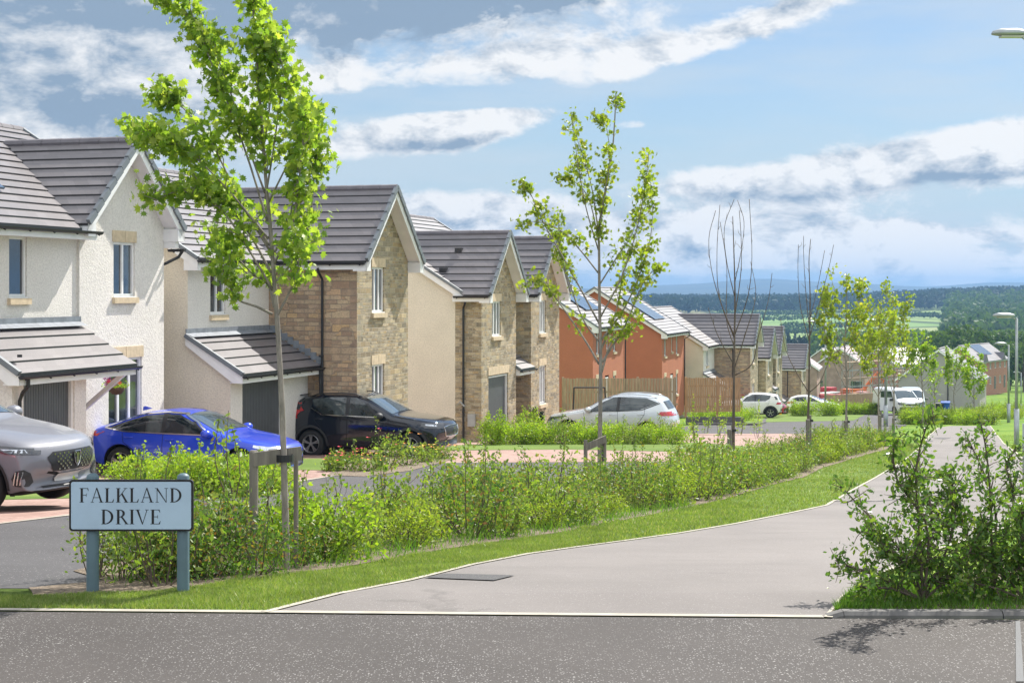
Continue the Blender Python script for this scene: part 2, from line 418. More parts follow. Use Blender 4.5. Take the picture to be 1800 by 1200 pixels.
# ------------------------------------------------------------------ ground materials
def f_grass(t, b):
    co = coord(t); n = noise(t, co, .35, 4, .6); g = noise(t, co, 9., 5, .7); q = noise(t, co, 1.7, 4, .6)
    k = mixc(t, n.mr(.35, .65), (.11, .17, .04), (.17, .235, .06))
    k = mixc(t, g.mr(.35, .7, 0, .55), k, (.09, .155, .03)); k = mixc(t, q.mr(.58, .75, 0, .6), k, (.27, .26, .10))
    bumpit(t, b, g, .6, .03); return k
M_grass = mat('grass', rough=.9, spec=.1, fn=f_grass)
def f_asph(c, chips=0., sc=1.):
    def f(t, b):
        co = coord(t); g = noise(t, co, 90., 3, .7); n = noise(t, co, .5, 5, .6)
        x, y, z = sep(t, co); st = noise(t, comb(t, x*.35, y*3., 0.), 1.2, 4, .6)
        k = mixc(t, n.mr(.3, .7), tuple(v*.86 for v in c), tuple(v*1.1 for v in c))
        k = mixc(t, st.mr(.5, .75, 0, .3), k, tuple(v*.75 for v in c))
        k = mixc(t, g.mr(.35, .7, 0, .35), k, tuple(v*.6 for v in c)); h = g
        if chips:
            for s_, th, amt, cc_ in ((70., .30, .85, (.36, .35, .34)), (38., .20, .8, (.40, .39, .37)), (130., .28, .7, (.22, .21, .21)), (60., .20, .6, (.03, .03, .032))):
                vn = t.nodes.new('ShaderNodeTexVoronoi'); vn.inputs['Scale'].default_value = s_*sc
                vn.inputs['Randomness'].default_value = 1.
                warp = comb(t, x+(noise(t, co, 30., 1)-.5)*.02+(s_*.01), y*1.0, z*0.)
                t.links.new(warp.k, vn.inputs['Vector'])
                hv = t.nodes.new('ShaderNodeSeparateColor'); t.links.new(vn.outputs['Color'], hv.inputs[0])
                pick = E(t, hv.outputs[0]).mr(1-chips, 1-chips+.01); pa = noise(t, co, 1.1, 3, .6).mr(.3, .62, .35, 1.)
                dd = E(t, vn.outputs['Distance']).mr(th*.75, th, 1., 0.)
                k = mixc(t, dd*pick*pa*amt, k, cc_)
        bumpit(t, b, h, .35, .006); return k
    return f
M_road = mat('asphalt_chipped', rough=.8, spec=.3, fn=f_asph((.070, .062, .058), .42))
M_street = mat('asphalt_street', rough=.85, spec=.3, fn=f_asph((.085, .082, .085), .15, .8))
def f_path(t, b):
    k = f_asph((.205, .187, .178), .2, 1.3)(t, b); co = coord(t); a = noise(t, co, .9, 6, .7); v = t.nodes.new('ShaderNodeTexVoronoi'); v.feature = 'DISTANCE_TO_EDGE'; v.inputs['Scale'].default_value = .33
    t.links.new(comb(t, *[q+(noise(t, co, 2.5, 4, .7)-.5)*.5 for q in sep(t, co)[:2]], 0.).k, v.inputs['Vector'])
    k = mixc(t, E(t, v.outputs[0]).mr(.0, .012, .4, 0.)*a.mr(.5, .6), k, (.09, .085, .08)); return mixc(t, noise(t, co, 3.2, 6, .75).mr(.6, .72, 0, .28), k, (.14, .13, .12))
M_path = mat('path_asphalt', rough=.85, spec=.3, fn=f_path)
M_patch = mat('tarmac_patch', rough=.8, fn=f_asph((.07, .068, .07), .2, 1.6))
M_edging = plain('concrete_edging', (.38, .35, .29), .85, .15, 6.)
M_kerb = plain('kerb_concrete', (.13, .125, .12), .85, .2, 9.)
def f_sett(t, b):
    co = coord(t); n = t.nodes.new('ShaderNodeTexBrick'); mp = t.nodes.new('ShaderNodeMapping'); mp.inputs['Rotation'].default_value = (0, 0, A_ST+R(45))
    t.links.new(co.k, mp.inputs[0]); t.links.new(mp.outputs[0], n.inputs['Vector'])
    n.inputs['Scale'].default_value = 1.; n.inputs['Brick Width'].default_value = .2; n.inputs['Row Height'].default_value = .1; n.inputs['Mortar Size'].default_value = .006
    n.inputs['Color1'].default_value = (.27, .155, .125, 1); n.inputs['Color2'].default_value = (.37, .235, .195, 1); n.inputs['Mortar'].default_value = (.22, .17, .15, 1)
    g = noise(t, co, .8, 4, .6); return mixc(t, g.mr(.35, .7, 0, .4), E(t, n.outputs[0]), (.38, .27, .23))
M_sett = mat('block_paving', rough=.85, fn=f_sett)
def f_soil(t, b):
    co = coord(t); g = noise(t, co, 28., 5, .75); n = noise(t, co, 3., 4, .6)
    k = mixc(t, g.mr(.3, .7), (.09, .065, .045), (.34, .27, .20)); k = mixc(t, n.mr(.5, .7, 0, .5), k, (.13, .10, .06)); bumpit(t, b, g, .9, .04); return k
M_soil = mat('mulch', rough=.95, fn=f_soil)
def f_terrain(t, b):
    """near: rough grass; far: patchwork of pasture, crop and stubble"""
    co = coord(t); x, y, z = sep(t, co)
    v = t.nodes.new('ShaderNodeTexVoronoi'); t.links.new(comb(t, x*.0042, y*.0025, 0.).k, v.inputs['Vector']); v.inputs['Scale'].default_value = 1.
    s = t.nodes.new('ShaderNodeSeparateColor'); t.links.new(v.outputs['Color'], s.inputs[0])
    r = t.nodes.new('ShaderNodeValToRGB'); t.links.new(s.outputs[0], r.inputs[0]); e = r.color_ramp; e.interpolation = 'CONSTANT'
    cs = [(.13, .24, .07), (.22, .30, .10), (.34, .33, .17), (.16, .26, .08), (.27, .31, .13)]
    while len(e.elements) < 5: e.elements.new(.5)
    for i, c in enumerate(cs): e.elements[i].position = i*.2; e.elements[i].color = c+(1,)
    ve = t.nodes.new('ShaderNodeTexVoronoi'); ve.feature = 'DISTANCE_TO_EDGE'; t.links.new(comb(t, x*.0042, y*.0025, 0.).k, ve.inputs['Vector']); ve.inputs['Scale'].default_value = 1.
    g = noise(t, co, .02, 4, .6)
    k = mixc(t, g.mr(.3, .7, 0, .3), E(t, r.outputs[0]), (.2, .27, .1))
    k = mixc(t, E(t, ve.outputs[0]).mr(.012, .03, .85, 0), k, (.045, .07, .03))
    n = noise(t, co, .35, 4, .6); q = noise(t, co, 6., 5, .7)
    near = mixc(t, n.mr(.35, .65), (.10, .19, .025), (.19, .28, .04)); near = mixc(t, q.mr(.35, .7, 0, .5), near, (.07, .14, .02))
    m_ = y.mr(330., 420.)
    moor = mixc(t, noise(t, co, .002, 5, .6).mr(.4, .6), (.04, .055, .05), (.075, .085, .06))
    far = mixc(t, y.mr(2300., 3000.), k, moor)
    return mixc(t, m_, near, far)
M_terr = mat('terrain', rough=.95, spec=.1, fn=f_terrain)
# ------------------------------------------------------------------ ground sheet: street slope, valley, hills
def smooth(a, b, x):
    q = np.clip((x-a)/(b-a), 0, 1); return q*q*(3-2*q)
def HT(x, y):
    if y <= 450: return H(y)
    z = float(np.interp(y, [450, 700, 900, 1500, 2050, 2600, 3500, 5200, 6000, 7000, 9000], [-25, -30, -28.6, -22, -20, -50, -45, 5, 32, 10, -60]))
    k = x/y
    if y > 700:
        z += smooth(900, 2000, y)*(1-smooth(2300, 3000, y))*(smooth(.16, .36, k)*12)
    if y > 4200:
        a = smooth(4200, 6000, y)
        z += a*(8*math.sin(k*23-1.6)+6*math.sin(k*41+1)+3*math.sin(k*90)) - a*smooth(.16, .04, k)*18
    return z
ys = sorted(set(KY+[600, 700, 800, 900, 1000, 1150, 1300, 1500, 1650, 1800, 1950, 2050, 2150, 2300, 2450, 2600, 3000, 3500]+list(range(3800, 7001, 150))+[7500, 9000]))
mb = MB(); NX = 120; rows = []
for y in ys:
    hw = 420+max(0, y)*.75
    rows.append([(hw*(2*i/NX-1), float(y), HT(hw*(2*i/NX-1), y)) for i in range(NX+1)])
mb.v = [p for r_ in rows for p in r_]
mb.f = [(j*(NX+1)+i, j*(NX+1)+i+1, (j+1)*(NX+1)+i+1, (j+1)*(NX+1)+i) for j in range(len(ys)-1) for i in range(NX)]; mb.mi = [0]*len(mb.f)
g = mb.build('ground', M_terr, smooth=False); tag(g, kind='structure')
# ------------------------------------------------------------------ roads, path, verges
pl = [gp(*p) for p in ((470, 1079), (600, 1046), (725, 1022), (836, 994), (933, 975), (1017, 963), (1100, 952), (1200, 938), (1300, 921), (1390, 903), (1456, 889), (1503, 861), (1544, 838), (1578, 818), (1606, 798), (1624, 782), (1636, 764), (1650, 752), (1672, 748.5))]
pr = [gp(*p) for p in ((1448, 1087), (1478, 1050))]+[(3.3, 13), (5.1, 16.5), (7.6, 22), (11.2, 33)]+[gp(*p) for p in ((1797, 807), (1780, 793), (1762, 779), (1746, 757), (1740, 748.5))]
path = drape('path', pl+pr[::-1], M_path, .008)
eN = [gp(-400, 1072), gp(0, 1075), gp(470, 1079), gp(900, 1083), gp(1448, 1087.5), gp(2400, 1097)]   # far edge of the near road
eN[0] = (-14., eN[1][1]+.25); eN[-1] = (14., eN[4][1]-.28)
road = drape('road', [(-14, -30), (14, -30)]+[eN[-1]]+eN[:-1][::-1], M_road, .004)
ribbon_mesh('path_edging', pl, 0, .05, M_edging, .014, .5)
ribbon_mesh('path_edging', pr, -.05, 0, M_edging, .014, .5)
ribbon_mesh('road_edging', eN[:-1], 0., .07, M_edging, .012, .5)
bf = [gp(*p) for p in ((60, 1052), (300, 1040), (420, 1022), (600, 999), (705, 980), (794, 965), (892, 951), (1017, 932), (1086, 917), (1205, 894), (1272, 879), (1367, 850), (1447, 822), (1494, 808), (1544, 794), (1589, 782))]
bw = [.5, .9, 1.5, 2, 2.1, 2.2, 2.2, 2.2, 2.2, 2.2, 2.2, 2.3, 2.3, 2.3, 2.3, 2.3]
bb = []
for i, p in enumerate(bf):
    a = Vector(bf[max(i-1, 0)]); b_ = Vector(bf[min(i+1, len(bf)-1)]); d_ = (b_-a).normalized()
    bb.append((p[0]-d_.y*bw[i], p[1]+d_.x*bw[i]))
drape('planting_bed', bf+bb[::-1], M_soil, .012)
# grass verge between bed and path (its own sheet, finer grass)
verge = drape('grass_verge', [eN[0], eN[1]]+[eN[2]]+pl[1:16]+bf[::-1]+[(-14, bf[0][1]+.35)], M_grass, .003)
sl_ = [(-40, 17.6), (-5.5, 17.06), (-5.2, 18.7), (-4.4, 26), (-3.8, 33), (-2.2, 38.5), (.8, 50), (5.2, 68), (9.5, 85), (17, 105), (24, 125), (34, 150)]
sr = bb[3:]+[(16.5, 70), (21, 85), (27.5, 107), (34, 125), (45, 150)]
sn = [p for p in sr if p[1] < 38.4]; sf = [p for p in sr if p[1] > 66]; sm_ = [p for p in sr if 38.4 <= p[1] <= 66]
xr = float(np.interp(38.4, [p[1] for p in sr], [p[0] for p in sr])); xq = float(np.interp(66, [p[1] for p in sr], [p[0] for p in sr]))
street = drape('street', sl_[:5]+[(-2.6, 37.6), (-.5, 38.), (xr, 38.4)]+sn[::-1]+[bb[2], bb[1], bb[0], (-14, bb[0][1]+.2), (-40, bb[0][1]+.2)], M_street, .006)
drape('street', [(4.6, 66)]+sl_[7:]+sf[::-1]+[(xq, 66)], M_street, .006)
ribbon_mesh('street_edging', sl_[:5]+[(-2.6, 37.6), (-.5, 38.)], 0., .09, M_edging, .013, 2.)
# driveways and shared paving in front of the houses
dr = [(-40, 17.7), (-5.5, 17.16)]+sl_[2:5]+[(-2.6, 37.7), (-.5, 38.1), (xr, 38.5)]+sm_+[(xq, 66), (4.6, 66), uv(-6.5, 62), uv(-24, 62), uv(-24, 12), (-40, 26)]
drape('driveway', dr, M_sett, .005)
def lawn(pts, dz=.011): return drape('lawn', pts, M_grass, dz)
lawn([gp(525, 826), gp(630, 828), gp(700, 812), gp(690, 806), gp(520, 806)])
lawn([gp(785, 792), gp(870, 791), gp(1000, 790), gp(1230, 795), gp(1450, 806), gp(1440, 795), gp(1230, 778), gp(1000, 778), gp(860, 781), gp(785, 783)])
lawn([gp(-60, 880), gp(130, 876), gp(200, 862), gp(130, 855), gp(-60, 855)])
lawn([gp(1222, 746), gp(1330, 746), gp(1350, 732), gp(1225, 730)])
lawn([gp(1345, 742), gp(1500, 739), gp(1560, 728), gp(1480, 722), gp(1360, 726)])
# inspection cover, trench patch, second covers further along the path
drape('tarmac_patch', [gp(745, 1018), gp(782, 1011), gp(905, 1014), gp(868, 1023)], M_patch, .016)
drape('tarmac_patch', [gp(1640, 771), gp(1652, 769), gp(1672, 770), gp(1660, 772)], M_patch, .016)
drape('drain_cover', [gp(1626, 775), gp(1640, 775), gp(1640, 776), gp(1626, 776.3)], M_patch, .016)
drape('road_joint', [gp(1785, 1093), gp(1793, 1093), gp(1800, 1200), gp(1786, 1200)], mat('joint_sealed', rough=.7, fn=f_asph((.10, .104, .11))), .009)
# kerb at the right of the near road
KH = .04
k0 = gp(1462, 1087); y0 = k0[1]; mb = MB()
sg = [(k0[0], y0, .0), (k0[0]+.07, y0-.005, KH)]
x = k0[0]+.07
while x < 14:
    x2 = x+.915; mb2 = [(x+.004, KH), (x2-.004, KH)]
    zb_ = H(y0)
    prof = lambda X, h: [(X, y0-.02*(X-k0[0])/3-.005, zb_-.1), (X, y0-.02*(X-k0[0])/3, zb_+h-.02), (X, y0-.02*(X-k0[0])/3+.02, zb_+h), (X, y0-.02*(X-k0[0])/3+.09, zb_+h), (X, y0-.02*(X-k0[0])/3+.095, zb_-.1)]
    A_ = prof(x+.003, KH); B_ = prof(x2-.003, KH); mb.add(A_+B_, [(i, (i+1) % 5, 5+(i+1) % 5, 5+i) for i in range(5)]+[(0, 4, 3, 2, 1), (5, 6, 7, 8, 9)])
    x = x2
A_ = prof(k0[0]-.02, .014); B_ = prof(k0[0]+.07, KH); mb.add(A_+B_, [(i, (i+1) % 5, 5+(i+1) % 5, 5+i) for i in range(5)]+[(0, 4, 3, 2, 1), (5, 6, 7, 8, 9)])
tag(mb.build('kerb', M_kerb), kind='structure')
drape('planting_bed', [(k0[0]+.02, y0+.12), (14, y0-.1), (14, y0+1.6), (pr[2][0]+.3, y0+2.6), (pr[1][0]+.1, pr[1][1]+.2)], M_soil, .02)
# kerb upstand between street and far lawns
mb = MB()
P_ = [gp(1225, 747), gp(1330, 747.5), gp(1345, 744)]
for a, b_ in zip(P_, P_[1:]): mb.bar((a[0], a[1], H(a[1])+.05), (b_[0], b_[1], H(b_[1])+.05), .14, .14)
tag(mb.build('kerb', M_kerb), kind='structure')
# ------------------------------------------------------------------ building kit. Local frame: X towards the street, Y along it, Z up
def wall(mb, o, ax, L, Hh, holes=(), rev=.1, nrm=(1, 0, 0), peak=None, mi=None):
    """wall rectangle from o along ax (unit) with window holes (a0,a1,z0,z1); reveals go inwards; peak = (pos, height) gable"""
    o = Vector(o); ax = Vector(ax); n = Vector(nrm)
    P = lambda a, z, d=0.: tuple(o+ax*a+Vector((0, 0, z))-n*d)
    xs = sorted({0, L}|{h[0] for h in holes}|{h[1] for h in holes}); zs = sorted({0, Hh}|{h[2] for h in holes}|{h[3] for h in holes})
    for i in range(len(xs)-1):
        for j in range(len(zs)-1):
            cx = (xs[i]+xs[i+1])/2; cz = (zs[j]+zs[j+1])/2
            if any(h[0] < cx < h[1] and h[2] < cz < h[3] for h in holes): continue
            mb.quad(P(xs[i], zs[j]), P(xs[i+1], zs[j]), P(xs[i+1], zs[j+1]), P(xs[i], zs[j+1]), mi)
    for a0, a1, z0, z1 in holes:
        for (p, q) in (((a0, z0), (a1, z0)), ((a1, z0), (a1, z1)), ((a1, z1), (a0, z1)), ((a0, z1), (a0, z0))):
            mb.quad(P(*p), P(*q), P(q[0], q[1], rev), P(p[0], p[1], rev), mi)
    if peak: mb.poly([P(0, Hh), P(L, Hh), P(peak[0], peak[1])], mi)
def window(par, o, ax, n, a0, a1, z0, z1, panes=2, lintel=True, sill=True, rev=.1, head=1.6, tall=False):
    """window part: glass, with frame, sill and lintel as sub-parts"""
    o = Vector(o); ax = Vector(ax); n = Vector(n)
    def bx(mb, a, b, z, zz, d0, d1):
        c = [o+ax*i+Vector((0, 0, j))-n*k for i in (a, b) for k in (d0, d1) for j in (z, zz)]
        mb.add(c, [(0, 1, 3, 2), (4, 6, 7, 5), (0, 4, 5, 1), (2, 3, 7, 6), (0, 2, 6, 4), (1, 5, 7, 3)])
    g = MB(); bx(g, a0+.03, a1-.03, z0+.03, z1-.03, rev-.02, rev+.01)
    w_ = g.build('window', M_glass, par)
    f = MB(); t_ = .055
    for (a, b, z, zz) in ((a0, a1, z0, z0+t_), (a0, a1, z1-t_, z1), (a0, a0+t_, z0+t_, z1-t_), (a1-t_, a1, z0+t_, z1-t_)): bx(f, a, b, z, zz, rev-.06, rev+.012)
    for k in range(1, panes):
        c = a0+(a1-a0)*k/panes; bx(f, c-.035, c+.035, z0+t_, z1-t_, rev-.055, rev+.012)
    if tall:
        bx(f, a0+t_, a1-t_, z0+.0+t_, z0+t_+.05, rev-.05, rev+.012)
    bx(f, a0-.01, a1+.01, z0-.025, z0+.0, -.015, rev+.02)
    f.build('frame', M_upvc, w_)
    if sill:
        s = MB(); bx(s, a0-.06, a1+.06, z0-.15, z0-.028, -.075, rev); s.build('sill', M_sandst, w_)
    if lintel:
        s = MB(); m_ = (a0+a1)/2
        bx(s, a0-.05, m_-.008, z1+.003, z1+.25, -.022, .04); bx(s, m_+.008, a1+.05, z1+.003, z1+.25, -.022, .04)
        s.build('lintel', M_sandst, w_)
    return w_
def strips(mb, n, fn, step=.042, thick=.05, mi=0):
    """tile courses: fn(t) -> (left, right) points of the slope at height t; every course overlaps the one below"""
    for i in range(n):
        a, b = fn(i/n); c, d = fn((i+1)/n)
        if a is None or c is None: continue
        a, b, c, d = map(Vector, (a, b, c, d))
        up = Vector((0, 0, 1)); ov = (c-a)*.06
        a1, b1 = a-ov+up*(step+.0), b-ov+up*(step+.0); c1, d1 = c+up*.004, d+up*.004
        mb.quad(a1, b1, d1, c1, mi)
        lo = a-ov-up*.012, b-ov-up*.012
        mb.quad(lo[0], lo[1], b1, a1, mi+1)  # riser coloured black: paints in the step shadow below each course
        mb.quad(lo[0], a1, c1, c-up*.02, mi); mb.quad(b1, lo[1], d-up*.02, d1, mi)
def gutter(mb, a, b, r=.062, n=7, brackets=True, out=(1, 0, 0)):
    a = Vector(a); b = Vector(b); d = (b-a).normalized(); o = Vector(out)
    vs = []
    for p in (a, b):
        for k in range(n+1):
            g_ = math.pi*k/n; vs.append(p+o*(r*math.cos(g_))-Vector((0, 0, 1))*(r*math.sin(g_)))
    mb.add(vs, [(k, k+1, n+2+k, n+1+k) for k in range(n)]+[tuple(range(n+1)), tuple(range(n+1, 2*n+2))[::-1]])
    mb.bar(a+o*r, b+o*r, .014, .014)
    if brackets:
        L = (b-a).length; k = max(2, int(L/.75)+1)
        for i in range(k):
            p = a+d*(.12+(L-.24)*i/(k-1)); mb.bar(p-o*r*1.5-Vector((0, 0, .0)), p+o*r*.6-Vector((0, 0, r+.012)), .035, .02)
def pipe(mb, pts, r=.034): mb.tube(pts, r, 8)
def panel_grid(par, corners, nx, ny):
    """solar panels flat on a slope, corners a,b,c,d"""
    a, b, c, d = map(Vector, corners)
    n = (b-a).cross(d-a).normalized()
    if n.z < 0: n = -n
    for i in range(nx):
        for j in range(ny):
            P = lambda u_, v_: a.lerp(b, u_).lerp(d.lerp(c, u_), v_)
            u0, u1, v0, v1 = (i+.015)/nx, (i+.985)/nx, (j+.015)/ny, (j+.985)/ny
            mb = MB(); q = [P(u0, v0)+n*.05, P(u1, v0)+n*.05, P(u1, v1)+n*.05, P(u0, v1)+n*.05]
            mb.prism(q, n*.045, 0); o = mb.build('solar_panel', [M_pv], par)
EAVE, TA, TB = 4.92, math.tan(R(33)), math.tan(R(43))
class House:
    """one house; u0 = start along the street, v = front wall line"""
    def __init__(s, v, u0, z, label, group, wallm=None):
        x, y = uv(v, u0); s.root = thing('house', label, 'house', (x, y, z), -A_ST, group)
        s.wm = wallm or M_white
    def main(s, W, D, front_holes=(), wm=None, side_near=None, roof_cut=None, y_front_end=None, over=.35, gabm=None, ncourse=None, far_side=True, eave=EAVE):
        r = s.root; D2 = D/2; zr = eave+D2*TA; s.W, s.D, s.zr, s.eave = W, D, zr, eave
        mb = MB(); ye = y_front_end if y_front_end is not None else W
        wall(mb, (0, 0, -.6), (0, 1, 0), ye, eave+.6, [(a, b, c+.6, d+.6) for a, b, c, d in front_holes], mi=0)
        wall(mb, (-D, 0, -.6), (1, 0, 0), D, eave+.6, nrm=(0, -1, 0), peak=(D2, zr+.6-.02), mi=1)
        wall(mb, (-D, W, -.6), (1, 0, 0), D, eave+.6, nrm=(0, 1, 0), peak=(D2, zr+.6-.02), mi=1)
        wall(mb, (-D, 0, -.6), (0, 1, 0), W, eave+.6, nrm=(-1, 0, 0), mi=1)
        mb.build('wall', [wm or s.wm, gabm or side_near or s.wm], r)
        # roof slopes
        xe = over; ze = eave-over*TA*.2; o = .16; n = ncourse or max(8, int((D2+over)/math.cos(R(33))/.31))
        s.xe, s.ze = xe, ze
        tn = (zr+.06-ze)/(D2+over); s.tn = tn
        rf = MB()
        if roof_cut:      # (yc, zr2, tan) list of cross gables
            yc, z2, tb = roof_cut
            def seg(t_, side):
                z = ze+t_*(zr+.06-ze); X = xe-(z-ze)/tn; hw = max(0, (z2-z)/tb)
                if side == 0: return (X, -o, z), (X, max(-o, min(W+o, yc-hw)), z)
                return (X, min(W+o, max(-o, yc+hw)), z), (X, W+o, z)
            for sd_ in (0, 1): strips(rf, n, lambda q: seg(q, sd_))
        else:
            def fs(t_):
                z = ze+t_*(zr+.06-ze); X = xe-(z-ze)/tn; return (X, -o, z), (X, W+o, z)
            strips(rf, n, fs)
        def bs(t_):
            z = ze+t_*(zr+.06-ze); X = -D-xe+(z-ze)/tn; return (X, -o, z), (X, W+o, z)
        strips(rf, n, bs)
        s.roof = rf.build('roof', [M_tile, M_black], r)
        rd = MB()
        k = int((W+2*o)/.45)
        for i in range(k):
            y0_ = -o+(W+2*o)*i/k; y1_ = -o+(W+2*o)*(i+1)/k-.006
            rd.tube([(-D2, y0_, zr+.03), (-D2, y1_, zr+.03)], [.105, .1], 8)
        rd.build('ridge_cap', M_ridge, s.roof)
        # barge boards and verges of the two side gables
        for yy, sgn in ((-o, -1), (W+o, 1)):
            bg_ = MB(); vg = MB()
            for X0, X1 in ((xe, -D2), (-D-xe, -D2)):
                a = Vector((X0, yy, ze+.0)); b = Vector((X1, yy, zr+.06))
                bg_.prism([a+Vector((0, sgn*.012, -.02)), b+Vector((0, sgn*.012, -.02)), b+Vector((0, sgn*.012, -.24)), a+Vector((0, sgn*.012, -.24))], (0, -sgn*.03, 0))
                vg.bar(a+Vector((0, sgn*.0, .02)), b+Vector((0, sgn*.0, .02)), .11, .09)
                bg_.quad(a+Vector((0, -sgn*.03, -.2)), b+Vector((0, -sgn*.03, -.2)), b+Vector((0, -sgn*.16, -.2)), a+Vector((0, -sgn*.16, -.2)))
            bg_.box(-.02, xe, min(yy, yy-sgn*.15), max(yy, yy-sgn*.15), eave-.32, eave-.0)
            bg_.box(-D-xe, -D+.02, min(yy, yy-sgn*.15), max(yy, yy-sgn*.15), eave-.32, eave-.0)
            bg_.build('bargeboard', M_upvc, r); vg.build('verge_cap', M_verge, s.roof)
    def fascia(s, y0, y1, X=None, z=None, drop=.2):
        xe = s.xe if X is None else X; z = s.ze if z is None else z
        f = MB(); f.box(xe-.05, xe-.01, y0, y1, z-drop, z-.02); f.box(xe-.36, xe-.051, y0, y1, z-drop+.005, z-drop+.03)
        f.build('fascia', M_upvc, s.root)
        g_ = MB(); gutter(g_, (xe+.055, y0-.05, z-.03), (xe+.055, y1+.05, z-.03)); g_.build('gutter', M_black, s.root)
    def block(s, yb, p, w, holes, zr2=6.85, wm=None, sidem=None, courses=None, back=0., over=.38, so=.28, X0=0., sb=0., vents=False, farbox=True):
        """cross gable block facing the street"""
        r = s.root; yc = yb+w/2; tb = TB; ez = zr2-(w/2)*tb      # wall head
        wm = wm or M_stone; sidem = sidem or wm
        mb = MB()
        wall(mb, (p, yb, -.6), (0, 1, 0), w, ez+.6, [(a, b, c+.6, d+.6) for a, b, c, d in holes], peak=(w/2, zr2+.6-.03), mi=0)
        if True:
            wall(mb, (X0+sb, yb, -.6), (1, 0, 0), p-X0-sb, ez+.6, nrm=(0, -1, 0), mi=1)
            wall(mb, (X0, yb+w, -.6), (1, 0, 0), p-X0, ez+.6, nrm=(0, 1, 0), mi=1)
        mb.build('wall', [wm, sidem], r)
        hw = w/2+so; z0 = zr2+.05-hw*tb; s.bz0 = z0
        n = courses or 9; rf = MB()
        def xback(z): return min(p, s.xe-(z-s.ze)/s.tn)
        for sgn in (-1, 1):
            def fs(t_):
                z = z0+t_*(zr2+.05-z0); y_ = yc+sgn*hw*(1-t_); return (p+over, y_, z), (xback(z)-.05, y_, z)
            strips(rf, n, fs)
        rr = rf.build('roof', [M_tile, M_black], r)
        rd = MB(); L = p+over-xback(zr2)+.1; k = max(2, int(L/.45))
        for i in range(k):
            x0_ = p+over+.02-L*i/k; rd.tube([(x0_, yc, zr2+.04), (x0_-L/k+.006, yc, zr2+.04)], [.105, .1], 8)
        rd.build('ridge_cap', M_ridge, rr)
        xo = p+over
        for sgn in (-1, 1):
            vg = MB(); bb_ = MB()
            a = Vector((xo, yc+sgn*hw, z0)); b = Vector((xo, yc, zr2+.05)); m = 8
            for i in range(m):    # stepped dry verge units
                q0 = a.lerp(b, i/m); q1 = a.lerp(b, (i+1)/m)
                vg.bar(q0+Vector((.01, 0, .045)), q1+Vector((.01, 0, .02)), .13, .085, up=(1, 0, 0))
            bb_.prism([a+Vector((.0, 0, -.0)), b+Vector((.0, 0, -.0)), b+Vector((.0, 0, -.27)), a+Vector((0, sgn*.0, -.24))], (-.035, 0, 0))
            # underside boards from barge to wall
            bb_.quad(a+Vector((-.035, 0, -.17)), b+Vector((-.035, 0, -.17)), Vector((p, yc, zr2-.12)), Vector((p, yc+sgn*hw, z0-.17)))
            # box end
            y1_ = yc+sgn*hw; y2_ = yc+sgn*(w/2-.02)
            bb_.box(p-.0, xo-.0, min(y1_, y2_), max(y1_, y2_), z0-.24, z0+.02 if sgn < 0 else z0+.05)
            bb_.build('bargeboard', M_upvc, r); vg.build('verge_cap', M_verge, rr)
        # eaves of the block sides: fascia and gutter
        for sgn in (-1, 1):
            y1_ = yc+sgn*hw; xb = X0+s.xe if (p-X0) > .5 else None
            if xb is None: continue
            f = MB(); f.box(xb-.3, p+.0, min(y1_, y1_-sgn*.04), max(y1_, y1_-sgn*.04), z0-.2, z0-.01)
            f.box(xb-.3, p, min(y1_-sgn*.041, yc+sgn*(w/2)), max(y1_-sgn*.041, yc+sgn*w/2), z0-.2, z0-.17); f.build('fascia', M_upvc, r)
            g_ = MB(); gutter(g_, (xb-.25, y1_+sgn*.05, z0-.02), (xo-.04, y1_+sgn*.05, z0-.02), out=(0, sgn, 0)); g_.build('gutter', M_black, r)
        if vents:
            for t_, X in vents:
                v_ = MB()
                z = z0+t_*(zr2+.05-z0); y_ = yc-hw*(1-t_); v_.box(X-.12, X+.12, y_-.1, y_+.1, z-.02, z+.11, 0)
                v_.build('tile_vent', M_black, rr)
        return yc, zr2, tb
    def win(s, X, base, a0, a1, z0, z1, panes=2, **k): return window(s.root, (X, base, 0), (0, 1, 0), (1, 0, 0), a0, a1, z0, z1, panes, **k)
    def leanto(s, y0, y1, X0, X1, zt, zl, n=4, side=True, o=.12, name='canopy_roof'):
        rf = MB()
        def fs(t_): return (X1-t_*(X1-X0), y0-o, zl+t_*(zt-zl)), (X1-t_*(X1-X0), y1+o*0, zl+t_*(zt-zl))
        strips(rf, n, fs); rr = rf.build(name, [M_tile, M_black], s.root)
        f = MB(); f.box(X1-.05, X1-.01, y0-o+.02, y1-.01, zl-.2, zl-.02); f.box(X1-.36, X1-.051, y0-o+.03, y1-.02, zl-.2, zl-.17)
        for yy in (y0-o,)+((y1-.04,) if side else ()):
            f.prism([(X1-.01, yy, zl-.02), (X0, yy, zt-.02), (X0, yy, zt-.22), (X1-.25, yy, zl-.2), (X1-.01, yy, zl-.2)], (0, .035, 0))
        f.build('fascia', M_upvc, rr)
        g_ = MB(); gutter(g_, (X1+.055, y0-o-.03, zl-.03), (X1+.055, y1+.06, zl-.03)); g_.build('gutter', M_black, rr)
        l_ = MB(); l_.box(X0+.004, X0+.03, y0-o, y1, zt-.02, zt+.17); l_.quad((X0+.03, y0-o, zt+.06), (X0+.03, y1, zt+.06), (X0+.2, y1, zt-.02), (X0+.2, y0-o, zt-.02)); l_.build('lead_flashing', M_lead, rr)
        v_ = MB(); v_.bar((X1, y0-o, zl+.02), (X0, y0-o, zt+.02), .09, .1); v_.build('verge_cap', M_verge, rr)
        return rr
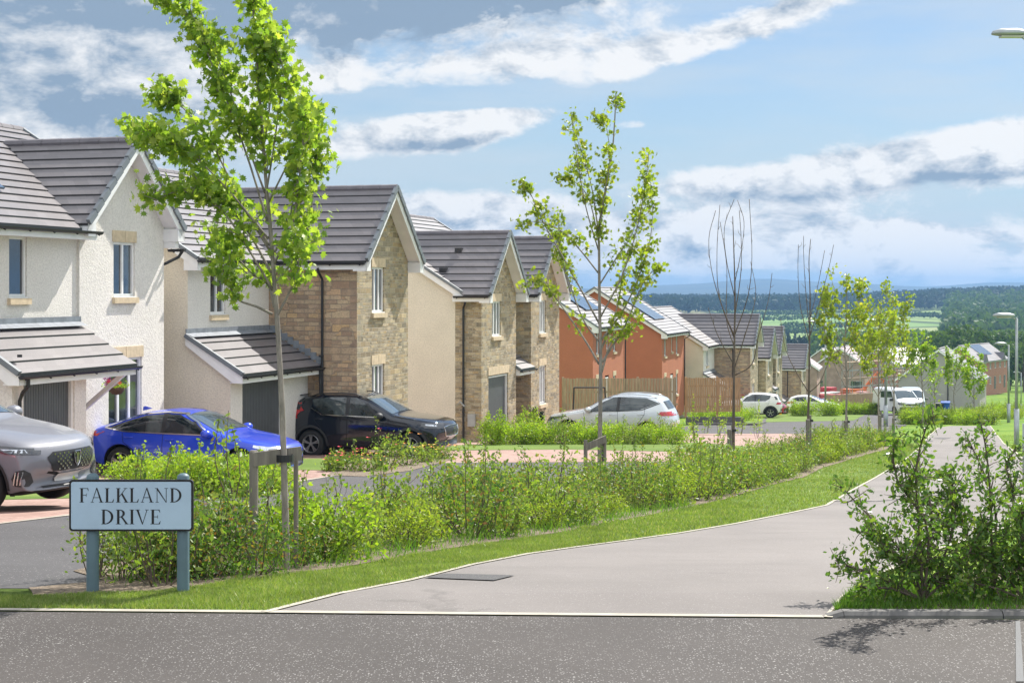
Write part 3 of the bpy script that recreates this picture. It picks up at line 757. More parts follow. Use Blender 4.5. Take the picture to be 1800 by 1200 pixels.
    def garage(s, X, base, a0, a1, z1=2.12):
        mb = MB(); n = int((a1-a0-.1)/.085); w_ = (a1-a0-.1)/n
        for i in range(n):
            y_ = base+a0+.05+i*w_; mb.box(X-.13, X-.105, y_+.006, y_+w_-.006, .02, z1-.05)
        mb.box(X-.15, X-.128, base+a0+.02, base+a1-.02, .0, z1-.03)
        g_ = mb.build('garage_door', M_garage, s.root)
        f = MB(); f.box(X-.12, X-.04, base+a0, base+a0+.05, 0, z1); f.box(X-.12, X-.04, base+a1-.05, base+a1, 0, z1); f.box(X-.12, X-.04, base+a0+.05, base+a1-.05, z1-.05, z1)
        f.build('frame', M_upvc, g_)
    def pipe(s, pts): m_ = MB(); m_.tube(pts, .036, 8); [m_.tube([(pts[-2][0], pts[-2][1], z), (pts[-2][0], pts[-2][1], z+.05)], .046, 8) for z in (1., 2.4)]; m_.build('downpipe', M_black, s.root)

def type_a(v, u0, z, label, group, p=2.5, W=8.25, bw=3.8, blockm=None, mainm=None, garage_box=True, D=7.6, gab=None, lt=True, sidem=None, panels=True):
    h = House(v, u0, z, label, group, mainm)
    yb = W-bw; blockm = blockm or M_stone
    zr2 = 6.85; cut = (yb+bw/2, zr2+.05, TB)
    fh = [(1.15, 1.95, 3.55, 4.7)] if p > 1 else [(.35, 1.15, 3.5, 4.68), (2.35, 2.95, 3.5, 4.68)]
    low = []
    if p < 1: low = []
    else: low = []
    h.main(W, D, fh+low, y_front_end=yb, roof_cut=cut, gabm=gab)
    h.fascia(-.15, yb-(.12 if p < 1 else .0)+(.35 if p < 1 else 0))
    for a, b, c, d_ in fh: h.win(0, 0, a, b, c, d_, 2 if b-a > .7 else 1, lintel=False)
    if p > 1: hl = [(1.05, 1.95, 3.55, 4.75), (1.05, 1.95, .85, 2.15)]
    else: hl = [(1.35, 2.25, 3.5, 4.68), (1.15, 2.55, .35, 2.15)]
    h.block(yb, p, bw, hl, zr2, wm=blockm, sidem=sidem or blockm, X0=0.)
    for i, (a, b, c, d_) in enumerate(hl): h.win(p, yb, a, b, c, d_, 3 if (p > 1 or i) else 2, lintel=not (p < 1 and i == 1) or True)
    return h, yb
# ---- first house: rendered white, canopy over garage and porch
zb1 = H(30.5)+.10
h1, yb = type_a(-18.16, 24.45, -3.62, 'white rendered house at the left edge with a canopy over its garage', 'detached houses along the street', p=.06, W=8.3, bw=3.55, blockm=M_white, mainm=M_white)
h1.leanto(.75, yb+.02, .06, 1.38, 2.92, 2.1, 4, o=.12)
mb = MB()
wall(mb, (0, .85, -.5), (1, 0, 0), 1.08, 2.62, nrm=(0, -1, 0), mi=0); mb.poly([(0, .85, 2.12), (1.08, .85, 2.12), (0, .85, 2.85)], 0)
wall(mb, (1.08, .85, -.5), (0, 1, 0), 2.5, 2.62, [(.36, 2.08, .5, 2.55)], mi=0); wall(mb, (0, 3.35, -.5), (1, 0, 0), 1.08, 2.62, nrm=(0, 1, 0), mi=0)
mb.build('garage_wall', [M_white], h1.root); h1.garage(1.08, .85, .36, 2.08, 2.05)
mb = MB(); mb.box(.06, 1.0, 3.36, yb-.02, 1.93, 1.96); mb.build('porch_ceiling', M_upvc, h1.root)
mb = MB(); mb.box(.01, .05, 3.6, 4.5, 0, 2.05); mb.build('front_door', M_garage, h1.root)
for y_ in (yb-.12,):
    mb = MB(); mb.bar((.08, y_, 1.05), (1.25, y_, 1.98), .09, .09); mb.box(.06, .14, y_-.045, y_+.045, .75, 2.05); mb.build('canopy_bracket', M_upvc, h1.root)
h1.pipe([(1.42, .85, 2.05), (1.42, .85, 1.88), (1.2, 1.0, 1.75), (1.14, 1.0, 1.6), (1.14, 1.0, 0)])
panel_grid(h1.roof, [(-.75, 1.2, h1.ze+1.13*h1.tn+.02), (-.75, 3.3, h1.ze+1.13*h1.tn+.02), (-2.4, 3.3, h1.ze+2.78*h1.tn+.02), (-2.4, 1.2, h1.ze+2.78*h1.tn+.02)], 2, 1)
h1.pipe([(.3, 8.75, 4.55), (.22, 8.7, 4.4), (.06, 8.4, 4.25), (-.3, 8.36, 4.1), (-.3, 8.36, 0)])
mb = MB(); gutter(mb, (.0, 8.3+.33, 4.58), (.42, 8.3+.33, 4.58), out=(0, 1, 0)); mb.build('gutter', M_black, h1.root)
# ---- second house: stone gable block, garage under a lean-to
h2, yb = type_a(-18.16, 34.0, -4.12, 'stone fronted house with a lean-to garage, behind the near maple and the black car', 'detached houses along the street', sidem=M_stone2, gab=M_cream)
mb = MB()
wall(mb, (0, 0, -.5), (1, 0, 0), 1.12, 2.7, nrm=(0, -1, 0), mi=0)
mb.poly([(0, 0, 2.2), (1.12, 0, 2.2), (.0, 0, 3.0)], 0)
wall(mb, (1.12, 0, -.5), (0, 1, 0), yb, 2.7, [(.62, 2.95, .5, 2.6)], nrm=(1, 0, 0), mi=1)
mb.build('garage_wall', [M_cream, M_white], h2.root)
h2.garage(1.12, 0, .62, 2.95, 2.1)
h2.leanto(0, yb, 0, 1.5, 3.05, 2.15, 5, side=False)
mb = MB()
for i in range(9):
    x_ = .05+i*.165; z_ = 3.12-x_*.6; mb.box(x_, x_+.16, yb-.03, yb-.004, z_-.08, z_+.12)
mb.build('lead_flashing', M_lead, h2.root)
h2.pipe([(1.55, yb-.35, 4.70), (1.55, yb-.3, 4.6), (1.55, yb-.06, 4.42), (1.55, yb-.06, 0)])
h2.pipe([(1.52, yb-.12, 2.1), (1.52, yb-.12, 1.85), (1.55, yb-.17, 1.7), (1.55, yb-.17, 0)])
mb = MB(); mb.box(-1.9, -1.6, -.02, .0, .5, .75); mb.box(.45, .75, -.02, .0, .45, .7); mb.build('meter_box', M_black, h2.root)
# ---- third house: two stone gables
def type_b(v, u0, z, label, group, sc_side=M_white, p=.9, w1=3.95, gap=1.9, w2=3.95):
    W = w1+gap+w2; h = House(v, u0, z, label, group, M_white)
    h.main(W, 8.6, [], gabm=sc_side, y_front_end=W, wm=M_stone, roof_cut=None, over=.3)
    h.fascia(-.15, W+.1)
    h.block(0, p, w1, [(1.15, 2.15, 3.45, 4.6), (.75, 3.0, 0, 2.15)], 6.85, vents=[(.38, -.6), (.7, -.3)])
    h.win(p, 0, 1.15, 2.15, 3.45, 4.6, 3); h.garage(p, 0, .75, 3.0, 2.12)
    mb = MB(); mb.box(p-.04, p+.024, .7, 1.87, 2.16, 2.42); mb.box(p-.04, p+.024, 1.885, 3.05, 2.16, 2.42); mb.build('lintel', M_sandst, h.root)
    y2 = w1+gap
    h.block(y2, p, w2, [(1.1, 2.0, 3.4, 4.6), (1.1, 2.0, .8, 2.2)], 6.85, vents=[(.6, -.5)])
    for a in ((3.4, 4.6), (.8, 2.2)): h.win(p, y2, 1.1, 2.0, a[0], a[1], 3)
    h.leanto(w1, y2, 0, 1.05, 2.9, 2.2, 4, side=False, o=0, name='porch_roof')
    mb = MB(); mb.box(.01, .06, w1+.4, w1+1.4, 0, 2.1); mb.build('front_door', M_garage, h.root)
    h.pipe([(.42, -.2, h.ze-.05), (.4, -.2, h.ze-.35), (.3, -.06, h.ze-.5), (.3, -.06, 0)])
    return h
h3 = type_b(-16.6, 49.2, -4.95, 'stone house with two front gables and a garage, beside the pale silver SUV', 'detached houses along the street', M_cream)
mb = MB(); mb.box(.45, .7, -.08, -.0, .55, .95); mb.tube([(.35, -.09, 1.2), (.2, -.09, 1.35), (.05, -.09, 1.2), (.2, -.09, 1.05), (.35, -.09, 1.2)], .03, 6); mb.build('meter_box', M_galv, h3.root)
tn = h3.tn
panel_grid(h3.roof, [(-1.6, .3, h3.ze+1.9*tn+.02), (-1.6, 3.6, h3.ze+1.9*tn+.02), (-3.5, 3.6, h3.ze+3.8*tn+.02), (-3.5, .3, h3.ze+3.8*tn+.02)], 3, 1)
# white side porch of the third house's far side
mb = MB(); mb.box(-1.2, .1, 9.85, 10.3, 0, 5); 
# ---- fourth and fifth: terracotta render
def terra(v, u0, z, label, W=7.5, D=8.5, ridge_along=True):
    h = House(v, u0, z, label, 'terracotta rendered houses', M_terra)
    hs = [(.7, 1.3, 3.5, 4.7), (3.0, 3.4, 3.7, 4.7), (4.6, 5.2, 3.5, 4.7), (.7, 1.3, .9, 2.2), (4.6, 5.2, .9, 2.2)]
    h.main(W, D, hs+[(2.7, 3.6, 0, 2.3)])
    h.fascia(-.15, W+.15)
    for a in hs: h.win(0, 0, *a, 1, lintel=a[2] < 2)
    mb = MB(); mb.box(-.08, -.03, 2.72, 3.58, 0, 2.2); mb.build('front_door', M_upvc, h.root)
    h.pipe([(.36, W-.1, h.ze-.08), (.36, W-.1, h.ze-.3), (.05, W-.1, h.ze-.5), (.05, W-.1, 0)])
    mb = MB(); mb.box(-3.0, -2.97, -.02, -.0, -.4, 5.6); mb.build('movement_joint', M_upvc, h.root)
    panel_grid(h.roof, [(-.9, 2.2, h.ze+1.25*h.tn+.02), (-.9, 5.6, h.ze+1.25*h.tn+.02), (-3.3, 5.6, h.ze+3.65*h.tn+.02), (-3.3, 2.2, h.ze+3.65*h.tn+.02)], 3, 1)
    return h
terra(-19.2, 78.8, -6.75, 'nearer orange rendered house, partly behind the tall thin maple')
terra(-19.2, 96.8, -7.55, 'farther orange rendered house above the newer wooden fence')
# ---- farther houses of the first two kinds
h7, yb7 = type_a(-18.16, 105.7, -8.6, 'stone house with a long slate roof behind the bare tree and new fence', 'farther houses down the street', sidem=M_stone2, gab=M_cream)
def a_garage(h, yb):
    mb = MB(); wall(mb, (0, 0, -.5), (1, 0, 0), 1.12, 2.7, nrm=(0, -1, 0), mi=0); mb.poly([(0, 0, 2.2), (1.12, 0, 2.2), (.0, 0, 3.0)], 0)
    wall(mb, (1.12, 0, -.5), (0, 1, 0), yb, 2.7, [(.62, 2.95, .5, 2.6)], nrm=(1, 0, 0), mi=1); mb.build('garage_wall', [M_cream, M_white], h.root)
    h.garage(1.12, 0, .62, 2.95, 2.1); h.leanto(0, yb, 0, 1.5, 3.05, 2.15, 5, side=False)
    h.pipe([(1.3, yb-.2, 4.6), (1.3, yb-.06, 4.4), (1.3, yb-.06, 0)])
a_garage(h7, yb7)
type_b(-16.6, 118.5, -9.75, 'pair of narrow stone gables just beyond the long slate roof', 'farther houses down the street', M_cream)
h9, yb9 = type_a(-18.3, 138.5, -11.75, 'farthest stone house of the row, above the white hatchback', 'farther houses down the street', sidem=M_stone2, gab=M_cream); a_garage(h9, yb9)
# ---- generic distant houses
def far_house(x, y, z, rz, W, D, eave, label, wm, group=None, pitch=35, wins=(2, 2), doors=0, pv=False, roofm=None, windows_side=False, dorm=0):
    r = thing('house', label, 'house', (x, y, z), rz, group); tp = math.tan(R(pitch)); D2 = D/2; zr = eave+D2*tp; mb = MB()
    hs = []
    for i in range(wins[0]):
        c = W*(i+.5)/wins[0]
        for j in range(wins[1]): hs.append((c-.5, c+.5, .9+j*2.6, 2.15+j*2.6))
    wall(mb, (0, 0, -1), (0, 1, 0), W, eave+1, [(a, b, c+1, d+1) for a, b, c, d in hs])
    wall(mb, (-D, 0, -1), (1, 0, 0), D, eave+1, nrm=(0, -1, 0), peak=(D2, zr+1)); wall(mb, (-D, W, -1), (1, 0, 0), D, eave+1, nrm=(0, 1, 0), peak=(D2, zr+1))
    wall(mb, (-D, 0, -1), (0, 1, 0), W, eave+1, nrm=(-1, 0, 0)); mb.build('wall', wm, r)
    for a in hs: window(r, (0, 0, 0), (0, 1, 0), (1, 0, 0), *a, 2, sill=False, lintel=False)
    for i in range(doors):
        c = W*(i+.5)/doors+1.1; m = MB(); m.box(-.02, .03, c-.45, c+.45, 0, 2.1); m.build('front_door', M_garage, r)
    rf = MB(); n = 14
    for sg_ in (1, -1):
        def fs(t_):
            z_ = eave-.15+t_*(zr+.1-eave+.15); X = -D2+sg_*(D2+.35)*(1-t_); return (X, -.2, z_), (X, W+.2, z_)
        strips(rf, n, fs)
    rr = rf.build('roof', [roofm or M_tile, M_black], r)
    m = MB(); m.tube([(-D2, -.2, zr+.1), (-D2, W+.2, zr+.1)], .12, 6); m.build('ridge_cap', M_ridge, rr)
    m = MB()
    for yy in (-.22, W+.2):
        for X0 in (.35, -D-.35): m.prism([(X0, yy, eave-.15), (-D2, yy, zr+.08), (-D2, yy, zr-.15), (X0, yy, eave-.38)], (0, .03, 0))
    m.box(.3, .34, -.2, W+.2, eave-.35, eave-.17); m.build('bargeboard', M_upvc, r)
    m = MB(); gutter(m, (.4, -.2, eave-.2), (.4, W+.2, eave-.2), brackets=False); m.build('gutter', M_black, r)
    if pv: panel_grid(rr, [(-D2*.35, W*.2, eave+D2*.65*tp+.0), (-D2*.35, W*.55, eave+D2*.65*tp), (-D2*.8, W*.55, eave+D2*1.1*tp*.78), (-D2*.8, W*.2, eave+D2*1.1*tp*.78)], 3, 1) if False else None
    return r
# grey gable beyond the end of the path
S = math.sin; Cc = math.cos
gx, gy, gz = at(1722, 176, -14.9)
rz = -R(21)
gh = far_house(gx, gy, gz, rz, 9, 8.8, 5.1, 'grey rendered end gable beyond the end of the path, blue bin beside it', M_pink, pitch=36)
window(gh, (-8.8, 0, 0), (1, 0, 0), (0, -1, 0), 4.2, 5.0, 3.4, 4.5, 1, sill=False, lintel=False)
window(gh, (-8.8, 0, 0), (1, 0, 0), (0, -1, 0), 1.6, 2.8, .7, 1.9, 1, sill=False, lintel=False)
m = MB(); m.tube([(-3.4, -.06, 6.2), (-3.4, -.06, 0)], .06, 6); m.build('downpipe', M_black, gh)
# red brick terrace
bx_, by_, bz_ = at(1719, 262, -16.6)
bt = far_house(bx_, by_, bz_, -R(33), 17, 6.5, 5.0, 'row of red brick terraced homes on the right, beyond the grey gable', M_brick, pitch=36, wins=(6, 2), doors=3)
tp = math.tan(R(36))
q = lambda X, Y: (X, Y, 5.0+(-X)*tp+.1)
panel_grid(bt, [q(-.9, 5), q(-.9, 11), q(-3.2, 11), q(-3.2, 5)], 4, 1)
m = MB()
for yc_ in (3.4, 13.6):
    m.prism([(.45, yc_-1.0, 4.9), (.45, yc_+1.0, 4.9), (.45, yc_, 6.1)], (-2., 0, 0))
m.build('dormer', M_ridge, bt)
# building plots in the middle distance
M_block = plain('blockwork', (.36, .25, .20), .9, .2, 1.)
M_felt = plain('roofing_felt', (.36, .30, .31), .8, .2, 1.)
for (px, yy, rz_, W_, lab, wm_, rm) in ((1436, 214, -R(14), 8, 'pinkish unfinished house behind the farthest stone house', M_block, M_felt),
        (1520, 255, -R(20), 10, 'unfinished house with a pale roof among the middle trees', M_block, M_felt), (1572, 300, -R(50), 12, 'unfinished brick house behind the van', M_brick, M_tile),
        (1478, 310, -R(35), 14, 'distant brown house left of the yellow maple', M_block, M_tile)):
    x_, y_, z_ = at(px, yy); far_house(x_, y_, z_, rz_, W_, 8, 5.0, lab, wm_, 'unfinished houses on the building site', roofm=rm)
def scaffold(px, yy, W_, rz_, lab):
    x_, y_, z_ = at(px, yy); r = thing('scaffold', lab, 'scaffold', (x_, y_, z_), rz_, 'scaffolds on the building site'); m = MB(); d_ = MB()
    for i in range(int(W_/2)+1):
        for X in (0, 1.2): m.tube([(X, i*2, 0), (X, i*2, 7)], .04, 5)
    for z in (2, 4, 6):
        d_.box(0, 1.2, 0, W_, z, z+.06)
        for X in (0, 1.2): m.tube([(X, 0, z+1), (X, W_, z+1)], .04, 5)
    m.build('poles', M_galv, r); d_.build('boards', M_wood1, r)
scaffold(1480, 195, 12, -R(50), 'scaffolding beside the pinkish unfinished house')
scaffold(1546, 240, 10, -R(30), 'scaffolding left of the van among the trees')
# ------------------------------------------------------------------ foliage
def maple_tpl():
    pr_ = [(0, -.55), (.16, -.42), (.62, -.50), (.46, -.16), (.98, .12), (.50, .22), (.60, .66), (.24, .46), (0, 1.05)]
    pts = pr_+[(-x, y) for x, y in pr_[-2:0:-1]]
    v = [(x, y, -.28*abs(x)-.12*y*y) for x, y in pts]; n = len(pr_)
    return np.array(v), [tuple(range(0, n)), tuple([0]+list(range(n-1, len(pts))))]
def oval_tpl():
    v = [(0, -.9, 0), (.42, -.2, -.14), (.34, .5, -.12), (0, 1, -.1), (-.34, .5, -.12), (-.42, -.2, -.14)]
    return np.array(v), [(0, 1, 2, 3), (0, 3, 4, 5)]
def dia_tpl():
    v = [(0, -1, 0), (.55, 0, -.18), (0, 1, 0), (-.55, 0, -.18)]
    return np.array(v), [(0, 1, 2, 3)]
TPL = {'maple': maple_tpl(), 'oval': oval_tpl(), 'dia': dia_tpl()}
def leaves(name, P, size, shape, m, parent=None, upb=.5, rs=None, jit=.35, axis=None):
    rs = rs or rng
    P = np.asarray(P, float); N = len(P); tv, tf = TPL[shape]; k = len(tv)
    n = rs.normal(size=(N, 3)); n[:, 2] = n[:, 2]*.7+upb; n /= np.linalg.norm(n, axis=1)[:, None]
    a = rs.normal(size=(N, 3)) if axis is None else np.asarray(axis, float)
    a -= n*(a*n).sum(1)[:, None]; a /= np.linalg.norm(a, axis=1)[:, None]+1e-9; b = np.cross(a, n)
    s = (size*(1+jit*rs.uniform(-1, 1, N)))[:, None, None]
    V = P[:, None, :]+s*(tv[None, :, 0, None]*b[:, None, :]+tv[None, :, 1, None]*a[:, None, :]+tv[None, :, 2, None]*n[:, None, :])
    V = V.reshape(-1, 3); fl = []; tot = []
    for f in tf: pass
    base = np.arange(N)*k; per = np.concatenate([np.array(f) for f in tf]); loops = (base[:, None]+per[None, :]).ravel()
    ls = [len(f) for f in tf]; tots = np.tile(ls, N); starts = np.concatenate([[0], np.cumsum(tots)[:-1]])
    me = bpy.data.meshes.new(name); me.vertices.add(len(V)); me.vertices.foreach_set('co', V.ravel())
    me.loops.add(len(loops)); me.loops.foreach_set('vertex_index', loops.astype(np.int32))
    me.polygons.add(len(tots)); me.polygons.foreach_set('loop_start', starts.astype(np.int32)); me.polygons.foreach_set('loop_total', tots.astype(np.int32))
    me.materials.append(m); me.update(calc_edges=True); me.validate()
    o = bpy.data.objects.new(name, me); return link(o, parent)
def curve(pts, n=14):
    """smooth line through points (Catmull-Rom)"""
    P = [np.array(p, float) for p in pts]; P = [2*P[0]-P[1]]+P+[2*P[-1]-P[-2]]; out = []
    m_ = len(P)-3
    for i in range(m_):
        k = max(2, n//m_)
        for j in range(k):
            t_ = j/k; a, b, c, d_ = P[i:i+4]
            out.append(.5*((2*b)+(-a+c)*t_+(2*a-5*b+4*c-d_)*t_*t_+(-a+3*b-3*c+d_)*t_**3))
    out.append(P[-2]); return out
def along(C, t_):
    f = t_*(len(C)-1); i = min(int(f), len(C)-2); return C[i]+(C[i+1]-C[i])*(f-i), C[i+1]-C[i]
def tree(label, bx, by, y, trunk, branches, r0, leafm, shape, lsize, nper, spread=.16, twig=.35, ntw=9, group=None, bark=None, seed=1, cat='tree', t0=.22, z_base=None, name='maple_tree', upb=.4, rtip=.004, clump=7):
    """trunk and branches are given as (px, py) read at the tree's own distance; branches fan out in depth too"""
    rs = np.random.default_rng(seed); s = F/y; bx0 = bx
    x0 = y*(bx-900)/F; z0 = H(y)
    root = thing(name, label, cat, (x0, y, z0), 0, group)
    zc = lambda py: -(py-HOR)/s - z0
    L = lambda px, py, dy=0.: (((px-bx)/s)*(1+dy/y), dy, (zc(py)+z0)*(1+dy/y)-z0)
    T = [(0, 0, -.1)]+[L(*p) for p in trunk]; C = curve(T, 26)
    mb = MB(); n = len(C); Ht = C[-1][2]
    rad = [max(rtip, r0*(1-.80*(c[2]/Ht)**.9)) for c in C]
    rad[0] *= 1.25
    mb.tube(C, rad, 9); leafP = []; leafA = []
    mb2 = MB()
    allb = []
    for bi, b in enumerate(branches):
        dsp = rs.uniform(-1, 1)*.9
        ph = [0]+[dsp*((i+1)/(len(b)-1))**1.1*abs(b[-1][1]-b[0][1])/s*.42 for i in range(len(b)-1)]
        pts = [L(p[0], p[1], ph[i]) for i, p in enumerate(b)]; c = curve(pts, 16)
        i0 = min(range(len(C)), key=lambda i: abs(C[i][2]-c[0][2])); rb = min(rad[i0]*.6, r0*.55)
        mb2.tube(c, [max(rtip, rb*(1-.85*i/(len(c)-1))) for i in range(len(c))], 6); allb.append(c)
    allb.append(C[int(len(C)*.45):])
    for c in allb:
        Lb = sum(np.linalg.norm(c[i+1]-c[i]) for i in range(len(c)-1)); nt = max(3, int(ntw*Lb))
        for _ in range(nt):
            t_ = t0+(1-t0)*rs.uniform()**.85; p, dvec = along(c, t_); dvec = dvec/(np.linalg.norm(dvec)+1e-9)
            dr_ = dvec*.9+rs.normal(size=3)*.55+np.array([0, 0, .25]); dr_ /= np.linalg.norm(dr_); l = twig*rs.uniform(.35, 1.)*(1.15-.5*t_)
            q = p+dr_*l
            mb2.tube([p, p+dr_*l*.5+rs.normal(size=3)*.02, q], [.005, .004, .002], 4, caps=False)
            k = rs.poisson(nper)
            for _ in range(k):
                f = rs.uniform(.25, 1.08); leafP.append(p+dr_*l*f+rs.normal(size=3)*spread*np.array([1, 1, .8])*.5)
    mb.build('trunk', bark or M_bark, root, True); mb2.build('branches', bark or M_bark, root, True)
    if nper > 0: leaves('crown', leafP, lsize, shape, leafm, root, upb=upb, rs=rs)
    return root
# the near maple: trunk, leader and ascending limbs
b1 = gp(503, 1003)
t1 = tree('big near maple rising out of the frame, standing right of the street sign', 503, 1003, b1[1],
     [(503, 960), (500, 850), (496, 720), (489, 590), (482, 490), (475, 400), (466, 300), (458, 190), (450, 90), (446, 0), (444, -80)],
     [[(479, 552), (450, 538), (420, 526), (400, 490), (393, 460), (385, 440)], 
      [(480, 510), (445, 450), (400, 380), (345, 330), (275, 352)], [(477, 480), (430, 400), (360, 310), (290, 255), (215, 222)],
      [(474, 440), (420, 350), (370, 250), (320, 190), (285, 165)], [(472, 420), (400, 330), (330, 262), (262, 225)],
      [(470, 390), (440, 290), (405, 190), (365, 90), (330, 0), (300, -60)], [(466, 340), (430, 240), (390, 120), (345, 40), (290, 5)],
      [(478, 470), (515, 400), (530, 320), (540, 230), (535, 190)],
      [(482, 500), (520, 450), (540, 400), (548, 310), (556, 230)], [(484, 560), (512, 510), (528, 470), (530, 420)],
      [(466, 350), (480, 270), (492, 190), (500, 120), (482, 80)], [(462, 270), (475, 180), (480, 110), (470, 60)],
      [(470, 360), (500, 300), (525, 250), (548, 205)], [(476, 455), (505, 400), (515, 350), (530, 330)], [(472, 430), (440, 380), (390, 345), (320, 330)],
      
      [(482, 540), (470, 500), (440, 480), (400, 440), (370, 420)]],
     .028, L_maple, 'maple', .035, 20, spread=.12, twig=.21, ntw=15, seed=3, t0=.26)
# second maple, sparse
b2 = gp(1054, 868)
t2 = tree('tall sparse maple in the hedge bed, in front of the orange houses', 1054, 868, b2[1],
     [(1054, 830), (1055, 740), (1056, 640), (1054, 540), (1053, 430), (1052, 400), (1066, 330), (1078, 250), (1083, 160)],
     [[(1053, 640), (1030, 600), (1000, 555), (975, 520), (955, 495), (925, 500)], [(1053, 600), (1025, 560), (1000, 490), (985, 430), (985, 380)],
      [(1054, 570), (1000, 470), (960, 400), (935, 345), (925, 330)], [(1052, 480), (1020, 440), (985, 405), (945, 390), (918, 395)],
      [(1052, 440), (1030, 370), (1015, 300), (1000, 205)], [(1052, 420), (1035, 350), (1010, 320), (980, 312)], [(1052, 410), (1040, 330), (1022, 270), (1005, 215)],
      [(1053, 420), (1060, 350), (1070, 280), (1062, 220), (1048, 210)], [(1054, 560), (1090, 490), (1115, 410), (1130, 330), (1135, 270)],
      [(1055, 600), (1100, 540), (1135, 460), (1152, 380), (1145, 285)], [(1056, 640), (1100, 570), (1130, 500), (1160, 465)], [(1054, 500), (1085, 450), (1110, 410), (1128, 340)],
      [(1056, 660), (1075, 600), (1100, 590), (1118, 560)], [(1054, 620), (1080, 560), (1095, 500), (1100, 440)]],
     .040, L_maple2, 'maple', .042, 12.5, spread=.12, twig=.27, ntw=8.5, seed=5, t0=.14)
# bare trees
def bare(label, bx, by, trunk, brs, r0, seed):
    b = gp(bx, by); return tree(label, bx, by, b[1], trunk, brs, r0, None, 'oval', .03, 0, twig=.25, ntw=.8, seed=seed, bark=M_bark2, name='bare_tree', group='leafless young trees', rtip=.006)
bare('leafless young tree with upswept twigs, before the newer wooden fence', 1288, 832, [(1289, 780), (1290, 680), (1291, 600), (1292, 520), (1290, 440), (1288, 380)],
     [[(1290, 660), (1320, 640), (1330, 590), (1345, 530), (1350, 480)], [(1291, 590), (1270, 540), (1252, 480), (1246, 420), (1258, 370)], [(1291, 595), (1265, 520), (1262, 440), (1268, 360)],
      [(1291, 520), (1275, 460), (1268, 400), (1282, 350)], [(1291, 590), (1312, 520), (1316, 450), (1308, 350)], [(1291, 500), (1305, 440), (1312, 390), (1303, 352)],
      [(1290, 640), (1260, 590), (1240, 540)], [(1291, 560), (1300, 480), (1298, 420), (1292, 370)], [(1291, 610), (1280, 560), (1284, 470), (1276, 390)], [(1290, 650), (1310, 590), (1330, 520), (1322, 460)]], .038, 11)
bare('leafless young tree left of the yellow-green maples, beyond the bed', 1420, 812, [(1420, 760), (1422, 680), (1423, 600), (1424, 520), (1422, 460), (1425, 420)],
     [[(1422, 690), (1440, 672), (1452, 640), (1470, 590)], [(1422, 690), (1400, 650), (1385, 610), (1380, 560)], [(1423, 600), (1405, 540), (1398, 480), (1396, 430)], [(1423, 580), (1414, 510), (1408, 450), (1405, 415)],
      [(1424, 590), (1440, 530), (1455, 470), (1462, 430)], [(1424, 560), (1436, 500), (1445, 440)]], .036, 12)
def upright(label, bx, by, top, seed, wpx, leafm=L_maple2, lsize=.06, nper=10, low=.36, z=None, r0=.036, group='young street maples', nb=12, y=None):
    y = y or gp(bx, by)[1]
    rs = np.random.default_rng(seed); h = by-top; tr = [(bx+rs.normal()*1.2, by-h*f) for f in (.2, .4, .6, .8, 1.)]; brs = []
    for i in range(nb):
        f0 = low+(.78-low)*i/nb; sd_ = 1 if i % 2 else -1; ln = h*rs.uniform(.26, .46)*(1.1-f0*.45); ww = wpx*rs.uniform(.45, 1.)*math.sin(math.pi*min(.95, f0+.12))**.6
        a = (bx, by-h*f0); brs.append([a, (bx+sd_*ww*.5, a[1]-ln*.3), (bx+sd_*ww*.85, a[1]-ln*.65), (bx+sd_*ww, min(a[1]-ln, a[1]-5))])
    return tree(label, bx, by, y, tr, brs, r0, leafm, 'maple', lsize, nper, spread=.16, twig=.3, ntw=7, seed=seed, group=group, rtip=.006)
upright('yellow-green maple, tallest of the far row, left of the white van', 1487, 793, 484, 21, 52, nper=8, nb=15)
upright('yellow-green maple just left of the white van', 1546, 774, 530, 22, 42, nper=8, nb=13, low=.3)
upright('yellow-green maple standing in front of the white van', 1571, 769, 515, 23, 36, nper=8, nb=13, low=.3)
upright('slim bright green maple against the left of the grey gable', 1621, 752, 586, 24, 25, L_bright, .075, 9, low=.4, r0=.05, y=86)
upright('thin sparse tree in the middle of the grey gable', 1643, 742, 640, 25, 14, L_bright, .07, 3, low=.4, r0=.04, nb=8, y=95)
upright('slim bright green maple before the right part of the grey gable', 1680, 744, 612, 26, 24, L_bright, .075, 8, low=.38, y=91)
upright('slim bright green maple left of the red brick terrace', 1711, 742, 630, 27, 21, L_bright, .075, 9, low=.3, y=92)
# ------------------------------------------------------------------ tree stakes
def stake(label, posts, bar_, y, tie=None):
    x0 = at(posts[0][0], y); root = thing('tree_stake', label, 'tree stake', x0, 0, 'wooden tree stakes'); s = F/y; z0 = x0[2]
    L = lambda px, py, dy=0.: ((px-posts[0][0])/s, dy, -(py-HOR)/s-z0)
    for px, top, w_, dy in posts:
        m = MB(); a = L(px, top, dy); m.tube([(a[0], dy, -.2), (a[0], dy, a[2]-.01), (a[0], dy, a[2])], [w_/2, w_/2, w_/2*.8], 10); m.build('post', M_stake, root)
    if bar_:
        (p0, q0, d0), (p1, q1, d1), hh = bar_; m = MB(); m.bar(L(p0, q0, d0), L(p1, q1, d1), .022, hh); m.build('crossbar', M_stake, root)
    if tie:
        a = L(*tie); m = MB(); m.lathe([(.062, -.025), (.068, -.025), (.068, .025), (.062, .025)], a, 14, closed=True); m.build('tie', M_black, root)
    return root
stake('grey stake with crossbar at the big near maple', [(448, 790, .065, -.05), (513, 812, .036, .22)], [(448, 805, -.09), (524, 800, .16), .10], b1[1]-.05, (498, 806, .06))
stake('grey stake with crossbar at the tall sparse maple', [(1028, 770, .06, -.25), (1063, 778, .07, .15)], [(1026, 784, -.28), (1066, 772, .12), .11], b2[1]-.1, (1055, 776, .1))
